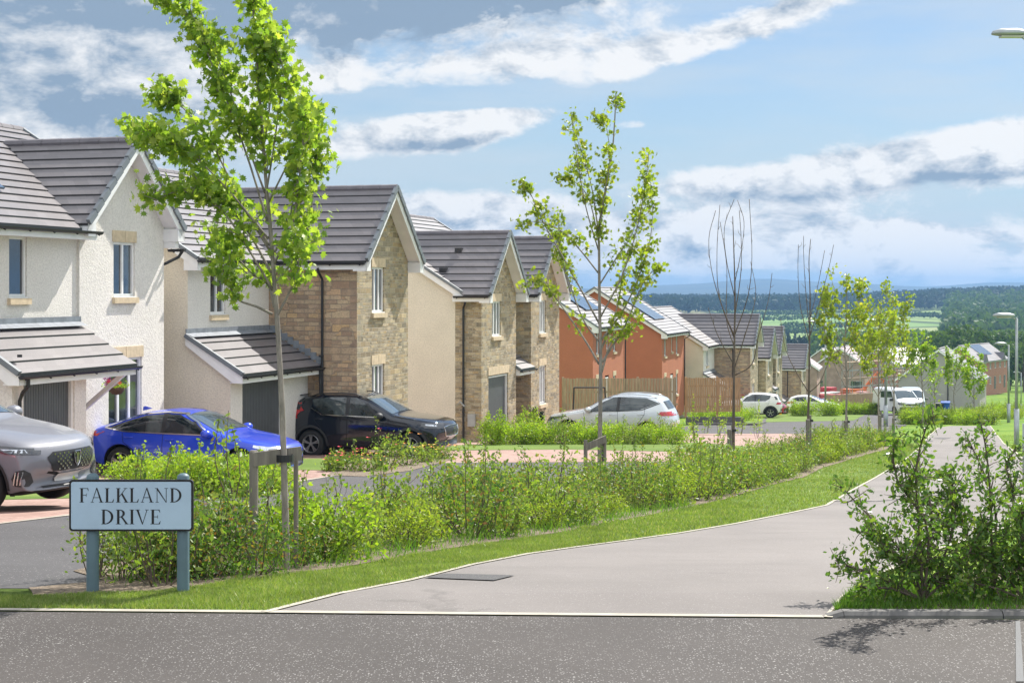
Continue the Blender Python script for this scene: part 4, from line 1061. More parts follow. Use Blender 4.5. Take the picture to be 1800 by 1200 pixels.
for px, top, gpy, lab in ((1279, 752, 832, 'stake pair at the leafless tree before the new fence'), (1416, 735, 812, 'stake beside the leafless tree left of the yellow maples'),
                          (1482, 737, 793, 'mossy stake at the tallest yellow-green maple'), (1543, 728, 774, 'dark stake pair at the maple left of the van'), (1567, 733, 769, 'dark stake pair at the maple before the van')):
    yy = gp(px, gpy)[1]; stake(lab, [(px, top, .1, -.3), (px+F/yy*.16, top-4, .08, .3)], None, yy, (px+F/yy*.12, top+4, .0))
# ------------------------------------------------------------------ shrubs
def shrub_proto(name, h, wd, nst, nleaf, lsize, leafm, seed, shoots=2, shape='oval', low=.12, dens=1., cat='shrub', stemm=None, label='', lean=.5):
    rs = np.random.default_rng(seed); root = thing(name, label, cat, (0, -500, -50)); mb = MB(); P = []
    for i in range(nst):
        a = rs.uniform(0, 2*math.pi); rr = wd/2*rs.uniform(.2, 1.)**.6; hh = h*rs.uniform(.55, 1.)*(1-.25*rr/(wd/2))
        if i < shoots: hh = h*rs.uniform(1.05, 1.35); rr *= .6
        p0 = np.array([math.cos(a)*.06, math.sin(a)*.06, -.03]); p3 = np.array([math.cos(a)*rr, math.sin(a)*rr, hh])
        p1 = p0+(p3-p0)*.35+np.array([math.cos(a), math.sin(a), 0])*rr*.15+rs.normal(size=3)*.03; p2 = p0+(p3-p0)*.7+rs.normal(size=3)*.045
        c = curve([p0, p1, p2, p3], 9); mb.tube(c, [.008*(1-.7*k/(len(c)-1)) for k in range(len(c))], 5, caps=False)
        k = int(nleaf/nst*(.55 if i < shoots else 1.))
        for _ in range(k):
            t_ = low+(1-low)*rs.uniform()**(.8); p, dv = along(c, t_); sp = wd*.20*(1.05-t_*.75)
            q = p+rs.normal(size=3)*sp*(.35 if i < shoots and t_ > .6 else 1.)*np.array([1, 1, .8]); q[2] = max(q[2], .02); P.append(q)
    # twigs
    for i in range(nst*3):
        q = P[rs.integers(len(P))]; p = q*np.array([.7, .7, .85]); mb.tube([p, (p+q)/2+rs.normal(size=3)*.01, q], [.004, .003, .002], 4, caps=False)
    leaves('foliage', P, lsize, shape, leafm, root, upb=.35, rs=rs); mb.build('stems', stemm or M_bark2, root, True); return root
KIND = {
 'g': [shrub_proto('hedge_shrub', .88, 1.15, 15, 1430, 0.029, L_hedge, 100+i, 1+i % 2) for i in range(3)],
 'y': [shrub_proto('hedge_shrub', .72, 1.15, 16, 1485, 0.028, L_hedgey, 110+i, 1) for i in range(2)],
 'd': [shrub_proto('hedge_shrub', .92, 1.1, 13, 1210, 0.027, L_hedged, 120+i, 2) for i in range(2)],
 's': [shrub_proto('hedge_shrub', .95, .85, 8, 704, 0.028, L_hedge, 130+i, 3, low=.25) for i in range(2)],
 'b': [shrub_proto('hedge_shrub', .72, 1.1, 18, 1870, 0.030, L_bright, 140+i, 1) for i in range(2)],
 't': [shrub_proto('sapling', 1.15, .55, 4, 220, .038, L_bright, 150+i, 2, low=.3) for i in range(2)]}
LABK = {'g': ('green leafy hedge shrub growing in the bed along the path', 'green shrubs in the path-side bed'),
        'y': ('low yellow-green hedge shrub in the bed along the path', 'yellow-green shrubs in the path-side bed'),
        'd': ('dark reddish-tipped hedge shrub in the bed along the path', 'dark shrubs in the path-side bed'),
        's': ('thin open shrub with bare lower stems in the path-side bed', 'thin shrubs in the path-side bed'),
        'b': ('dense bright green shrub in the path-side bed', 'bright shrubs in the path-side bed')}
used_proto = set(); rr_ = random.Random(5)
def plant(kind, x, y, sc=1., label=None, group=None, dz=0., seed_i=None):
    L_ = KIND[kind]; pr0 = L_[rr_.randrange(len(L_))]; lab, grp = LABK.get(kind, (None, None)); lab = label or lab; grp = group or grp
    rz = rr_.uniform(0, 6.28); loc = (x, y, H(y)+dz)
    if pr0.name not in used_proto:
        used_proto.add(pr0.name); pr0.location = loc; pr0.rotation_euler = (0, 0, rz); pr0.scale = (sc,)*3; pr0['label'] = lab; pr0['group'] = grp; return pr0
    return dup(pr0, loc, rz, lab, sc*rr_.uniform(.92, 1.1), grp)
def lerp2(P, t_):
    f = t_*(len(P)-1); i = min(int(f), len(P)-2); a, b = P[i], P[i+1]; k = f-i; return (a[0]+(b[0]-a[0])*k, a[1]+(b[1]-a[1])*k)
def resample(P, step):
    out = []; acc = 0
    for a, b in zip(P, P[1:]):
        L_ = math.dist(a, b); 
        while acc < L_: out.append((a[0]+(b[0]-a[0])*acc/L_, a[1]+(b[1]-a[1])*acc/L_)); acc += step
        acc -= L_
    return out
nsh = 0
mid = resample(bf[1:], .55)
for i, (x, y) in enumerate(mid):
    j = min(range(len(bf)), key=lambda q_: math.dist(bf[q_], (x, y))); a = bf[max(j-1, 0)]; b_ = bf[min(j+1, len(bf)-1)]
    dd = Vector((b_[0]-a[0], b_[1]-a[1])).normalized(); nx, ny = -dd.y, dd.x; wdt = bw[j]
    rows_ = [.42, 1.0, 1.6] if wdt > 1.7 else ([.3, .75] if wdt > 1 else [.3])
    for r_ in rows_:
        q_ = r_+rr_.uniform(-.15, .15); s_ = rr_.uniform(-.2, .2); px_, py_ = x+nx*q_+dd.x*s_, y+ny*q_+dd.y*s_
        if math.dist((px_, py_), b1) < .16: continue
        u_ = rr_.random()
        zone = y
        if y < 11.6 and r_ > .8 and rr_.random() < .45: continue
        if y < 11.6: kd = 'd' if u_ < .5 else 's'; sc_ = .74
        elif y < 13: kd = 'b' if u_ < .35 else ('g' if u_ < .7 else 's'); sc_ = .74
        elif 14.2 < y < 16.2: kd = 'y' if u_ < .6 else ('g' if u_ < .85 else 'd'); sc_ = .68
        elif y < 20: kd = 'g' if u_ < .45 else ('d' if u_ < .7 else ('y' if u_ < .85 else 's')); sc_ = .68
        else: kd = 'g' if u_ < .5 else ('y' if u_ < .75 else ('d' if u_ < .9 else 's')); sc_ = .74
        sc_ *= .95*rr_.choice((.66, .82, .92, 1.0, 1.28))*rr_.uniform(.92, 1.08)
        if (r_ > 1.5 and u_ > .7) or rr_.random() < .14: continue
        plant(kd, px_, py_, sc_); nsh += 1
# a few plants behind the sign
for px, y in ((168, 10.95), (212, 10.8), (262, 10.95), (300, 10.8), (345, 10.9), (372, 11.0)): plant('s' if px < 280 else 'd', y*(px-900)/F, y, .62)
# shrubs across the street behind the sign
for i, (px, py, s_) in enumerate(((232, 862, 1.), (268, 868, 1.15), (305, 872, 1.2), (345, 874, 1.2), (385, 874, 1.15), (425, 872, 1.05), (460, 868, .95), (290, 858, 1.1), (340, 858, 1.15), (400, 858, 1.1), (450, 858, 1.), (492, 862, .75))):
    x, y = gp(px, py); plant('b', x, y, s_*.84, 'dense bright green shrub in front of the blue car, behind the street sign', 'shrubs in front of the blue car')
# hedge in front of the pale silver SUV and garden plants
for i in range(17):
    px = 868+i*20; x, y = gp(px, 781-(i % 2)*2); plant('b' if i % 3 else 'g', x, y, rr_.uniform(.92, 1.12), 'leafy hedge plant in the row before the pale silver SUV', 'hedge before the pale silver SUV')
for px, py, s_ in ((1222, 772, 1.), (1240, 762, 1.0), (1265, 770, .9), (1300, 764, .9), (1330, 770, .8)): x, y = gp(px, py); plant('t', x, y, s_*1.1, 'spindly sapling by the driveway right of the pale silver SUV', 'spindly saplings by the driveway')
for px, py, s_ in ((1225, 741, 1.), (1240, 740, 1.), (1262, 741, .9), (1285, 742, .95), (1300, 741, 1.), (1310, 739, 1.1)): x, y = gp(px, py); plant('b', x, y, s_*1.2, 'bright shrub at the foot of the newer wooden fence', 'shrubs below the newer fence')
for px, py, s_ in ((1412, 727, 1.7), (1405, 728, 1.4), (1453, 726, 1.7), (1462, 727, 1.6), (1478, 722, 1.6), (1490, 724, 1.3), (1512, 723, 1.5), (1525, 723, 1.5), (1536, 724, 1.3), (1500, 722, 1.4)):
    y = 112 if py > 724 else 118; plant('b', y*(px-900)/F, y, s_, 'rounded bright shrub beyond the street, before the white hatchback', 'shrubs before the white hatchback')
# far end of the path: dense low planting
for i in range(46):
    px = 1592+rr_.uniform(0, 150); y = rr_.uniform(87.5, 96) if i % 2 else rr_.uniform(87, 90); plant(rr_.choice('gyb'), y*(px-900)/F, y, rr_.uniform(1.0, 1.35), 'low shrub in the planting at the far end of the path', 'planting at the far end of the path')
for i in range(18):
    px = 1735+rr_.uniform(0, 60); y = rr_.uniform(100, 125); plant(rr_.choice('gyb'), y*(px-900)/F, y, rr_.uniform(.9, 1.3), 'low shrub in the rough grass by the far lamp posts', 'shrubs by the far lamp posts')
# conifers and plants by the front doors
for (px, y, hh, wd, lab, lm) in ((870, 48.6, 1.25, .8, 'round pale green bush beside the third house garage', L_bright), (928, 52.5, 1.45, .9, 'clipped pale conifer below the porch of the third house', L_bright), (945, 53.0, 1.35, .4, 'slim dark conifer right of the clipped pale one', L_conif)):
    o = shrub_proto('garden_shrub', hh, wd, 14, 1600, .035, lm, int(px), 0, 'dia', low=.05, label=lab); o.location = at(px, y)
# foreground hawthorn at the right
def hawthorn(label, px, py, h, wd, nst, nleaf, seed, shoots, base=None, lsize=.0165):
    o = shrub_proto('hawthorn_shrub', h, wd, nst, nleaf, lsize, L_fore, seed, shoots, low=.05, label=label); x, y = gp(px, py); o.location = (x, y, H(y)+.03); return o
def hawthorn2(label, px, py, stems, nleaf, seed, leafm=L_fore, ls=.0185, spread=.12):
    """stems as lines of photograph points at the shrub's distance, leaves crowd along side twigs"""
    rs = np.random.default_rng(seed); x, y = gp(px, py); s = F/y; z0 = H(y); root = thing('hawthorn_shrub', label, 'shrub', (x, y, z0+.02)); mb = MB(); P = []; A = []
    L = lambda p, dy: (((p[0]-px)/s)*(1+dy/y), dy, (-(p[1]-HOR)/s)*(1+dy/y)-z0)
    tot = 0
    for st, w_, ns_ in stems:
        dsp = rs.uniform(-.45, .45); c = curve([L(p, dsp*(i/(len(st)-1))) for i, p in enumerate(st)], 14)
        mb.tube(c, [.0075*(1-.7*k/(len(c)-1))+.0015 for k in range(len(c))], 6, caps=False)
        Lb = sum(np.linalg.norm(c[i+1]-c[i]) for i in range(len(c)-1))
        for _ in range(int(ns_*Lb)):
            t_ = .12+.88*rs.uniform(); p, dv = along(c, t_); dv = dv/np.linalg.norm(dv); d_ = dv*.5+rs.normal(size=3)*.7; d_ /= np.linalg.norm(d_); l = w_*rs.uniform(.3, 1.)*(1.1-.75*t_)+.02
            q = p+d_*l; mb.tube([p, (p+q)/2+rs.normal(size=3)*.008, q], [.0035, .0025, .0012], 4, caps=False)
            k = 3+int(l*nleaf)
            for _ in range(k): P.append(p+d_*l*rs.uniform(.1, 1.08)+rs.normal(size=3)*spread*.22)
    leaves('foliage', P, ls, 'oval', leafm, root, upb=.45, rs=rs, jit=.5); mb.build('stems', M_bark2, root, True); return root
hawthorn2('large dark hawthorn bush at the kerb, lower right of the photo', 1622, 1063,
    [([(1622, 1060), (1610, 1000), (1580, 950), (1540, 900), (1510, 860)], .30, 60), ([(1622, 1060), (1612, 980), (1600, 900), (1590, 830), (1600, 760), (1612, 735)], .26, 48),
     ([(1622, 1060), (1640, 980), (1650, 900), (1640, 850), (1620, 820)], .34, 62), ([(1622, 1060), (1570, 1030), (1530, 1010), (1500, 1000), (1478, 990)], .26, 60),
     ([(1622, 1060), (1590, 990), (1560, 960), (1530, 930)], .3, 60), ([(1624, 1060), (1660, 1000), (1690, 930), (1700, 870), (1690, 840)], .34, 60), ([(1620, 1060), (1560, 1040), (1520, 1040), (1490, 1035)], .2, 60),
     ([(1624, 1060), (1680, 1010), (1720, 960), (1750, 930)], .3, 60), ([(1622, 1060), (1625, 990), (1615, 920), (1560, 850), (1548, 790), (1552, 775)], .2, 40), ([(1622, 1058), (1640, 1020), (1700, 1030), (1740, 1020)], .25, 55)], 68, 201)
hawthorn2('tall-shooted hawthorn bush behind the kerb at the right edge', 1745, 1050,
    [([(1745, 1050), (1740, 960), (1735, 880), (1725, 800), (1712, 750)], .16, 34), ([(1745, 1050), (1760, 960), (1765, 880), (1750, 820), (1738, 775)], .2, 36), ([(1745, 1050), (1780, 980), (1800, 900), (1830, 850)], .34, 52),
     ([(1745, 1050), (1710, 980), (1700, 930), (1680, 880)], .3, 48), ([(1745, 1050), (1735, 1000), (1720, 960), (1715, 920)], .3, 50), ([(1745, 1050), (1790, 1020), (1830, 980), (1860, 930)], .34, 52), ([(1745, 1050), (1770, 950), (1790, 880), (1780, 830), (1800, 790)], .22, 40)], 60, 202)
hawthorn2('low bright bush at the right edge behind the kerb', 1800, 1062,
    [([(1800, 1060), (1770, 1010), (1740, 985), (1720, 970)], .3, 66), ([(1800, 1060), (1800, 990), (1790, 940), (1785, 900)], .34, 66), ([(1800, 1060), (1830, 1010), (1860, 960)], .34, 60), ([(1800, 1060), (1750, 1040), (1700, 1030), (1670, 1030)], .26, 60), ([(1800, 1060), (1815, 1000), (1840, 930), (1850, 880)], .3, 60)], 75, 203, L_fore)
# flower bed by the black car
def flowers(label, px, py, n, colr, h=.5, wd=1.0, seed=1, name='flowering_plant'):
    rs = np.random.default_rng(seed); o = shrub_proto(name, h, wd, 8, 520, .035, L_hedge, seed, 1, label=label, cat='plant'); x, y = gp(px, py); o.location = (x, y, H(y)+.02); mb = MB()
    for _ in range(n):
        a = rs.uniform(0, 6.28); r_ = wd*.5*rs.uniform()**.5; c = Vector((math.cos(a)*r_, math.sin(a)*r_, h*rs.uniform(.55, 1.05)))
        for k in range(6):
            b_ = k*1.047; e = Vector((math.cos(b_)*.045, math.sin(b_)*.045, .012)); f_ = Vector((math.cos(b_+.5)*.045, math.sin(b_+.5)*.045, .0)); mb.quad(c, c+e, c+(e+f_)*.62, c+f_)
    mb.build('flowers', colr, o, fix=False); return o
M_org = plain('petal_orange', (.75, .28, .02), .6); M_red = plain('petal_red', (.72, .02, .06), .6); M_pur = plain('petal_purple', (.36, .02, .30), .6); M_yel = plain('petal_yellow', (.8, .5, .03), .6)
flowers('low plant with orange flowers at the right of the flower bed by the black car', 775, 806, 12, M_org, .35, .9, 301); flowers('orange flowering plant second from the right in the flower bed', 745, 811, 14, M_yel, .38, .9, 302)
flowers('bushy orange rose in the middle of the flower bed by the black car', 715, 818, 7, M_org, .75, .95, 303); flowers('tall red-leaved rose in the flower bed below the black car', 680, 824, 4, M_red, .95, .9, 304)
flowers('orange flowering plant left of the tall rose', 648, 828, 12, M_org, .4, .9, 305); flowers('dark green plant with red flowers at the left end of the flower bed', 612, 826, 8, M_red, .5, .8, 306); flowers('low plant with pink-red blooms on the small lawn by the blue car', 588, 828, 9, M_red, .38, .5, 307)
drape('planting_bed', [gp(575, 836), gp(640, 838), gp(720, 828), gp(800, 806), gp(780, 799), gp(700, 806), gp(600, 815)], M_soil, .014)
# ------------------------------------------------------------------ grass blades
def blades(name, pts, hh, wd, m, seed, lab=None):
    rs = np.random.default_rng(seed); P = np.array(pts); N = len(P); a = rs.uniform(0, 2*np.pi, N); h = hh*rs.uniform(.45, 1.25, N); pn = np.sin(P[:, 0]*3.1+1.3*np.sin(P[:, 1]*2.3))+np.sin(P[:, 1]*4.7+2*np.sin(P[:, 0]*1.9))+np.sin(P[:, 0]*9.+P[:, 1]*7.)*.6; h = h*np.clip(1+.2*pn, .6, 1.5); le = rs.normal(size=(N, 2))*h[:, None]*.4; w_ = wd*rs.uniform(.7, 1.3, N)
    V = np.zeros((N, 3, 3)); V[:, 0, :] = P; V[:, 1, :] = P; V[:, 2, :] = P; V[:, 0, 0] -= np.cos(a)*w_; V[:, 0, 1] -= np.sin(a)*w_; V[:, 1, 0] += np.cos(a)*w_; V[:, 1, 1] += np.sin(a)*w_
    V[:, 2, 0] += le[:, 0]; V[:, 2, 1] += le[:, 1]; V[:, 2, 2] += h; me = bpy.data.meshes.new(name); me.vertices.add(3*N); me.vertices.foreach_set('co', V.ravel()); me.loops.add(3*N); me.loops.foreach_set('vertex_index', np.arange(3*N, dtype=np.int32))
    me.polygons.add(N); me.polygons.foreach_set('loop_start', np.arange(0, 3*N, 3, dtype=np.int32)); me.polygons.foreach_set('loop_total', np.full(N, 3, dtype=np.int32)); me.materials.append(m); me.update(calc_edges=True)
    o = bpy.data.objects.new(name, me); link(o); tag(o, lab, 'grass', kind='stuff'); return o
def between(A, B, n, ymax, rs, bias=1.):
    out = []
    while len(out) < n:
        t_ = rs.random()**bias; q_ = rs.random(); a = lerp2(A, t_); b = lerp2(B, t_); q_ = .03+.97*q_; x = a[0]+(b[0]-a[0])*q_; y = a[1]+(b[1]-a[1])*q_
        if y < ymax: out.append((x, y, H(y)+.002))
    return out
vA = [eN[2]]+pl[1:16]; vB = [bf[2], bf[3], bf[4], bf[5], bf[6], bf[7], bf[8], bf[9], bf[10], bf[11], bf[12], bf[13], bf[14], bf[15]]
rs_ = random.Random(3)
eA = [(-5., eN[1][1]+.08), eN[1], eN[2]]; eA = [(p[0], p[1]+.06) for p in eA]; eB = [(-5., bf[0][1]+.3), (bf[0][0], bf[0][1]+.02), (bf[1][0], bf[1][1]+.04), (bf[2][0], bf[2][1]+.05)]
G1 = between(eA, eB, 34000, 14, rs_); blades('verge_grass', G1, .032, .0032, L_grass, 1, 'short lawn grass in front of the street sign')
G2 = between(vA[:7], vB[:6], 42000, 17, rs_); blades('verge_grass', G2, .028, .0034, L_grass, 2, 'short lawn grass between the path and the hedge bed')
G3 = between(vA[5:], vB[5:], 36000, 60, rs_, 1.2); blades('verge_grass', G3, .035, .008, L_grass, 3, 'short lawn grass along the farther part of the path')
G4 = [(p[0]+rs_.uniform(-.35, .5)-.25, p[1]+rs_.uniform(.25, .95)) for p in resample(bf[1:10], .0035)]; G4 = [(x, y, H(y)) for x, y in G4]
blades('long_grass', G4, .14, .004, L_weed, 4, 'long grass and weeds at the foot of the hedge')
KR = [(k0[0]+.04+rs_.random()**2*2.2, y0+.14+rs_.random()*1.1) for _ in range(9000)]; KR = [q_ for q_ in KR if q_[0] > .04+float(np.interp(q_[1], [p[1] for p in pr], [p[0] for p in pr]))]; blades('long_grass', [(x, y, H(y)+.02) for x, y in KR], .055, .004, L_weed, 5, 'weeds and grass below the hawthorn bushes at the kerb')
RG = []
while len(RG) < 16000:
    y = 11+52*rs_.random()**1.4; x = float(np.interp(y, [p[1] for p in pr], [p[0] for p in pr]))+rs_.random()*4; RG.append((x, y, H(y)))
blades('verge_grass', RG, .045, .007, L_grass, 6, 'short grass at the right side of the path')
# ------------------------------------------------------------------ trees in the middle distance
def crown_tree(name, h, wd, n, ls, m, seed, conifer=False):
    rs = np.random.default_rng(seed); root = thing(name, 'x', 'tree', (0, -500, -60)); mb = MB(); mb.tube([(0, 0, -.5), (.1, 0, h*.3), (0, .1, h*.75)], [h*.028, h*.02, h*.008], 7)
    P = []
    if conifer:
        for _ in range(n): z = h*(.12+.88*rs.uniform()**1.1); r_ = wd/2*(1-z/h)*rs.uniform(.3, 1.05)+.1; a = rs.uniform(0, 6.28); P.append((r_*math.cos(a), r_*math.sin(a), z))
    else:
        lob = [(rs.normal()*wd*.22, rs.normal()*wd*.22, h*rs.uniform(.35, .88), wd*rs.uniform(.16, .28)) for _ in range(11)]
        for L_ in lob:
            mb.tube([(0, 0, h*.28), (L_[0]*.5, L_[1]*.5, (h*.3+L_[2])/2), L_[:3]], [h*.012, h*.008, .02], 5, caps=False)
        for _ in range(n):
            L_ = lob[rs.integers(len(lob))]; v = rs.normal(size=3); v /= np.linalg.norm(v); r_ = L_[3]*rs.uniform(.55, 1.08); P.append((L_[0]+v[0]*r_, L_[1]+v[1]*r_, L_[2]+v[2]*r_*.85))
    mb.build('trunk', M_bark2, root); leaves('crown', P, ls, 'dia', m, root, upb=.3, rs=rs); return root
CP = [crown_tree('deciduous_tree', 10, 8, 1500, .34, L_wood2, 401), crown_tree('deciduous_tree', 11, 9, 1700, .36, L_wood, 402), crown_tree('deciduous_tree', 8, 8, 1300, .34, L_wood2, 403)]
cu = set()
for i, (px, y, s_, k) in enumerate(((1668, 330, 1.1, 1), (1690, 345, 1.25, 1), (1706, 352, 1.15, 1), (1645, 350, .9, 0), (1725, 360, .95, 0), (1742, 372, 1., 2), (1762, 380, 1.2, 1), (1778, 360, .85, 2), (1795, 350, 1., 0), (1812, 356, 1.1, 1), (1625, 380, .9, 2),
          (1605, 400, .9, 0), (1753, 330, .7, 2), (1786, 325, .75, 0), (1570, 420, .95, 1), (1540, 430, 1., 0), (1505, 440, .9, 2), (1470, 445, 1., 0), (1440, 430, .85, 2), (1830, 340, 1., 2), (1775, 300, .75, 0), (1800, 290, .85, 1), (1822, 300, .8, 2), (1735, 345, .8, 0))):
    where = 'behind the red brick terrace' if 1660 < px < 1740 else ('right of the red brick terrace' if px >= 1740 else ('behind the grey gable' if px > 1590 else 'beyond the building site'))
    lab = ('dark rounded' if k == 1 else 'light green')+' tree '+where; loc = at(px, y)
    if k in cu: dup(CP[k], loc, i*1.3, lab, s_, 'trees beyond the houses')
    else: cu.add(k); CP[k].location = loc; CP[k].scale = (s_,)*3; CP[k]['label'] = lab; CP[k]['group'] = 'trees beyond the houses'
# woods that read as one mass
def wood(name, label, pts, h, ls, nq, m, seed, conif=False):
    rs = np.random.default_rng(seed); P = []
    for x, y in pts:
        hh = h*rs.uniform(.7, 1.2); w_ = hh*(.22 if conif else .42); z = HT(x, y); v = rs.normal(size=(nq, 3)); v /= np.linalg.norm(v, axis=1)[:, None]; v[:, 2] = np.abs(v[:, 2]) if not conif else v[:, 2]
        if conif: f = rs.uniform(size=nq); v = np.stack([v[:, 0]*w_*(1-f), v[:, 1]*w_*(1-f), hh*(.15+.95*f)], 1)
        else: v = v*np.array([w_, w_, hh*.62]); v[:, 2] += hh*.4
        P.append(np.array([x, y, z])+v)
    o = leaves(name, np.concatenate(P), ls, 'dia', m, None, upb=.35, rs=rs); tag(o, label, 'woodland', kind='stuff'); return o
def region(n, y0_, y1_, kx0, kx1, rs, keep=lambda x, y: True):
    out = []
    while len(out) < n:
        y = rs.uniform(y0_, y1_); x = y*rs.uniform(kx0, kx1)
        if keep(x, y): out.append((x, y))
    return out
R5 = random.Random(9)
wood('woodland', 'broadleaf wood in the valley beyond the houses', region(430, 470, 720, .262, .38, R5)+region(90, 600, 720, .19, .262, R5), 10.5, 1.35, 60, L_wood2, 501)
wood('woodland', 'dark conifer wood left of the distant fields', region(420, 620, 760, .16, .235, R5), 7.5, 1.1, 30, L_conif, 502, True)
wood('woodland', 'dense wooded slope at the right, below the ridge', region(1500, 720, 1560, .275, .40, R5, lambda x, y: x/y > .25+.035*math.sin(y*.012)+(y-900)*-.00002), 14, 2.2, 34, L_wood, 503)
wood('woodland', 'dark forest along the ridge across the valley', region(4600, 1480, 2150, .06, .40, R5), 13, 3.0, 16, L_ridge, 504)
wood('conifers', 'conifers along the skyline of the ridge', region(420, 2000, 2120, .08, .40, R5), 13, 1.8, 24, L_ridge, 505, True)
hl = []
for (ya, ka, yb2, kb) in ((1230, .15, 1330, .24), (1060, .17, 1100, .24), (1330, .24, 1240, .28), (960, .15, 1010, .20), (1420, .13, 1400, .2)):
    for i in range(40): f = i/40+R5.uniform(-.01, .01); y = ya+(yb2-ya)*f; hl.append((y*(ka+(kb-ka)*f), y))
wood('hedgerow', 'hedgerows and small trees between the distant fields', hl, 5, 1.2, 24, L_wood, 506)
# ------------------------------------------------------------------ vehicles. Local frame: X forward (0 = middle), Y left, Z up
def paint(name, c, rough=.28, metal=.3, coat=.8):
    return mat(name, c, rough, metal, .5, coat)
M_tyre = plain('tyre', (.018, .018, .018), .85); M_rim = plain('alloy', (.42, .42, .43), .3, .1, 8., metal=.9); M_well = plain('wheel_arch', (.012, .012, .012), .95)
M_clad = plain('dark_cladding', (.028, .029, .031), .6); M_cglass = mat('car_glass', (.015, .022, .026), .03, spec=.8, fn=lambda t, b: mixc(t, noise(t, coord(t), 2.2, 3).mr(.4, .62), (.010, .016, .02), (.07, .085, .09)))
M_screen = mat('windscreen_glass', (.06, .09, .11), .03, spec=.9, coat=1.)
M_rlamp = mat('rear_lamp', (.45, .008, .012), .15, coat=1.); M_hlamp = mat('head_lamp', (.045, .05, .06), .06, coat=1.); M_refl = mat('lamp_reflector', (.62, .66, .72), .15, .7, coat=1.); M_plate = plain('number_plate', (.62, .62, .60), .5); M_chrome = mat('chrome', (.7, .7, .72), .12, 1.)
M_amber = mat('amber_lamp', (.75, .16, .01), .2, coat=1.); M_grille = plain('grille_black', (.02, .02, .022), .4); M_seat = plain('car_seat', (.1, .1, .11), .8)
def sm(P, xs):
    """smooth curve through profile points (monotone x)"""
    P = sorted(P); X = [p[0] for p in P]; Z = [p[1] for p in P]; return np.interp(xs, X, Z)
def make_body(L, W, top, belt, bot, fx, rx, r, tum, front_round=.26, rear_round=.22, taper_f=.13, taper_r=.10, arch=True, kroof=.5):
    xs = np.unique(np.round(np.concatenate([np.linspace(0, .25, 6), np.linspace(.25, L-.25, 40), np.linspace(L-.25, L, 6)]), 4))
    zt = sm(top, xs); zs = np.minimum(sm(belt, xs), zt-.045); zb = sm(bot, xs); verts = []; hw = W/2
    for i, x in enumerate(xs):
        f = max(0, 1-x/.95); g_ = max(0, 1-(L-x)/.9); w_ = hw*(1-taper_f*f**2-taper_r*g_**2)
        g = min(1, max(0, (zt[i]-zs[i]-.12)/.30)); g = g*g*(3-2*g); dz = zt[i]-zs[i]
        wt = .955*w_-tum*max(0, dz)
        b0, s0, t0_ = zb[i], zs[i], zt[i]; hh = s0-b0
        lo = [(0, b0), (.80*w_, b0), (.95*w_, b0+.05*hh), (.985*w_, b0+.22*hh), (1.0*w_, b0+.45*hh), (.998*w_, b0+.7*hh), (.982*w_, b0+.88*hh), (.955*w_, s0)]
        up_h = [(.93*w_, s0+dz*.35), (.88*w_, s0+dz*.65), (.74*w_, s0+dz*.86), (.4*w_, s0+dz*.98), (0, t0_)]
        ug = [(.955*w_-tum*dz*.3, s0+dz*.3), (.955*w_-tum*dz*.7, s0+dz*.70), (wt-.02, t0_-.075), (wt-.17, t0_-.018), (0, t0_)]
        pr_ = lo+[(a[0]*(1-g)+b[0]*g, a[1]*(1-g)+b[1]*g) for a, b in zip(up_h, ug)]
        fb = front_round*max(0, 1-x/1.1)**1.6; rb = rear_round*max(0, 1-(L-x)/1.0)**1.6
        ring = []
        for (y, z) in pr_: ring.append((x+fb*(abs(y)/hw)**2.6-rb*(abs(y)/hw)**2.6, y, z))
        full = ring+[(a, -b, c) for a, b, c in ring[-2:0:-1]]; verts.append(full)
    n = len(verts[0]); V = [(L/2-p[0], p[1], p[2]) for r_ in verts for p in r_]; Fc = [(i*n+j, i*n+(j+1) % n, (i+1)*n+(j+1) % n, (i+1)*n+j) for i in range(len(xs)-1) for j in range(n)]
    Fc += [tuple(range(n)), tuple((len(xs)-1)*n+j for j in range(n))[::-1]]
    me = bpy.data.meshes.new('body'); me.from_pydata(V, [], Fc); bm = bmesh.new(); bm.from_mesh(me); bmesh.ops.recalc_face_normals(bm, faces=bm.faces); bm.to_mesh(me); bm.free()
    o = bpy.data.objects.new('tmp', me); col.objects.link(o); s = o.modifiers.new('s', 'SUBSURF'); s.levels = 1
    cuts = []
    if arch:
        mb = MB()
        for xx in (fx, rx):
            for sy in (-1, 1):
                c = (L/2-xx, 0, r*.98); rr = r+.065; ya, yb_ = sorted((sy*(hw-.30), sy*(hw+.2))); k = 28
                vs = [(c[0]+rr*math.cos(2*math.pi*j/k), y_, c[2]+rr*math.sin(2*math.pi*j/k)) for y_ in (ya, yb_) for j in range(k)]
                mb.add(vs, [(j, (j+1) % k, k+(j+1) % k, k+j) for j in range(k)]+[tuple(range(k))[::-1], tuple(range(k, 2*k))])
        cu_ = mb.build('cut', M_well); b = o.modifiers.new('b', 'BOOLEAN'); b.object = cu_; b.operation = 'DIFFERENCE'; b.solver = 'EXACT'; cuts.append(cu_)
    dg = bpy.context.evaluated_depsgraph_get(); res = bpy.data.meshes.new_from_object(o.evaluated_get(dg)); bpy.data.objects.remove(o)
    for c in cuts: bpy.data.objects.remove(c)
    return res
def carve(me, pnt, L, W, fx, rx, r):
    me.materials.clear(); me.materials.append(pnt); me.materials.append(M_well)
    for p in me.polygons:
        c = p.center; p.use_smooth = True
        for xx in (fx, rx):
            d_ = math.hypot(c.x-(L/2-xx), c.z-r*.98)
            if d_ < r+.068 and abs(c.y) > W/2-.34 and abs(c.y) < W/2+.01 and (abs(p.normal.y) < .5 or abs(c.y) < W/2-.2): p.material_index = 1; p.use_smooth = False
        if p.normal.z < -.8: p.material_index = 1
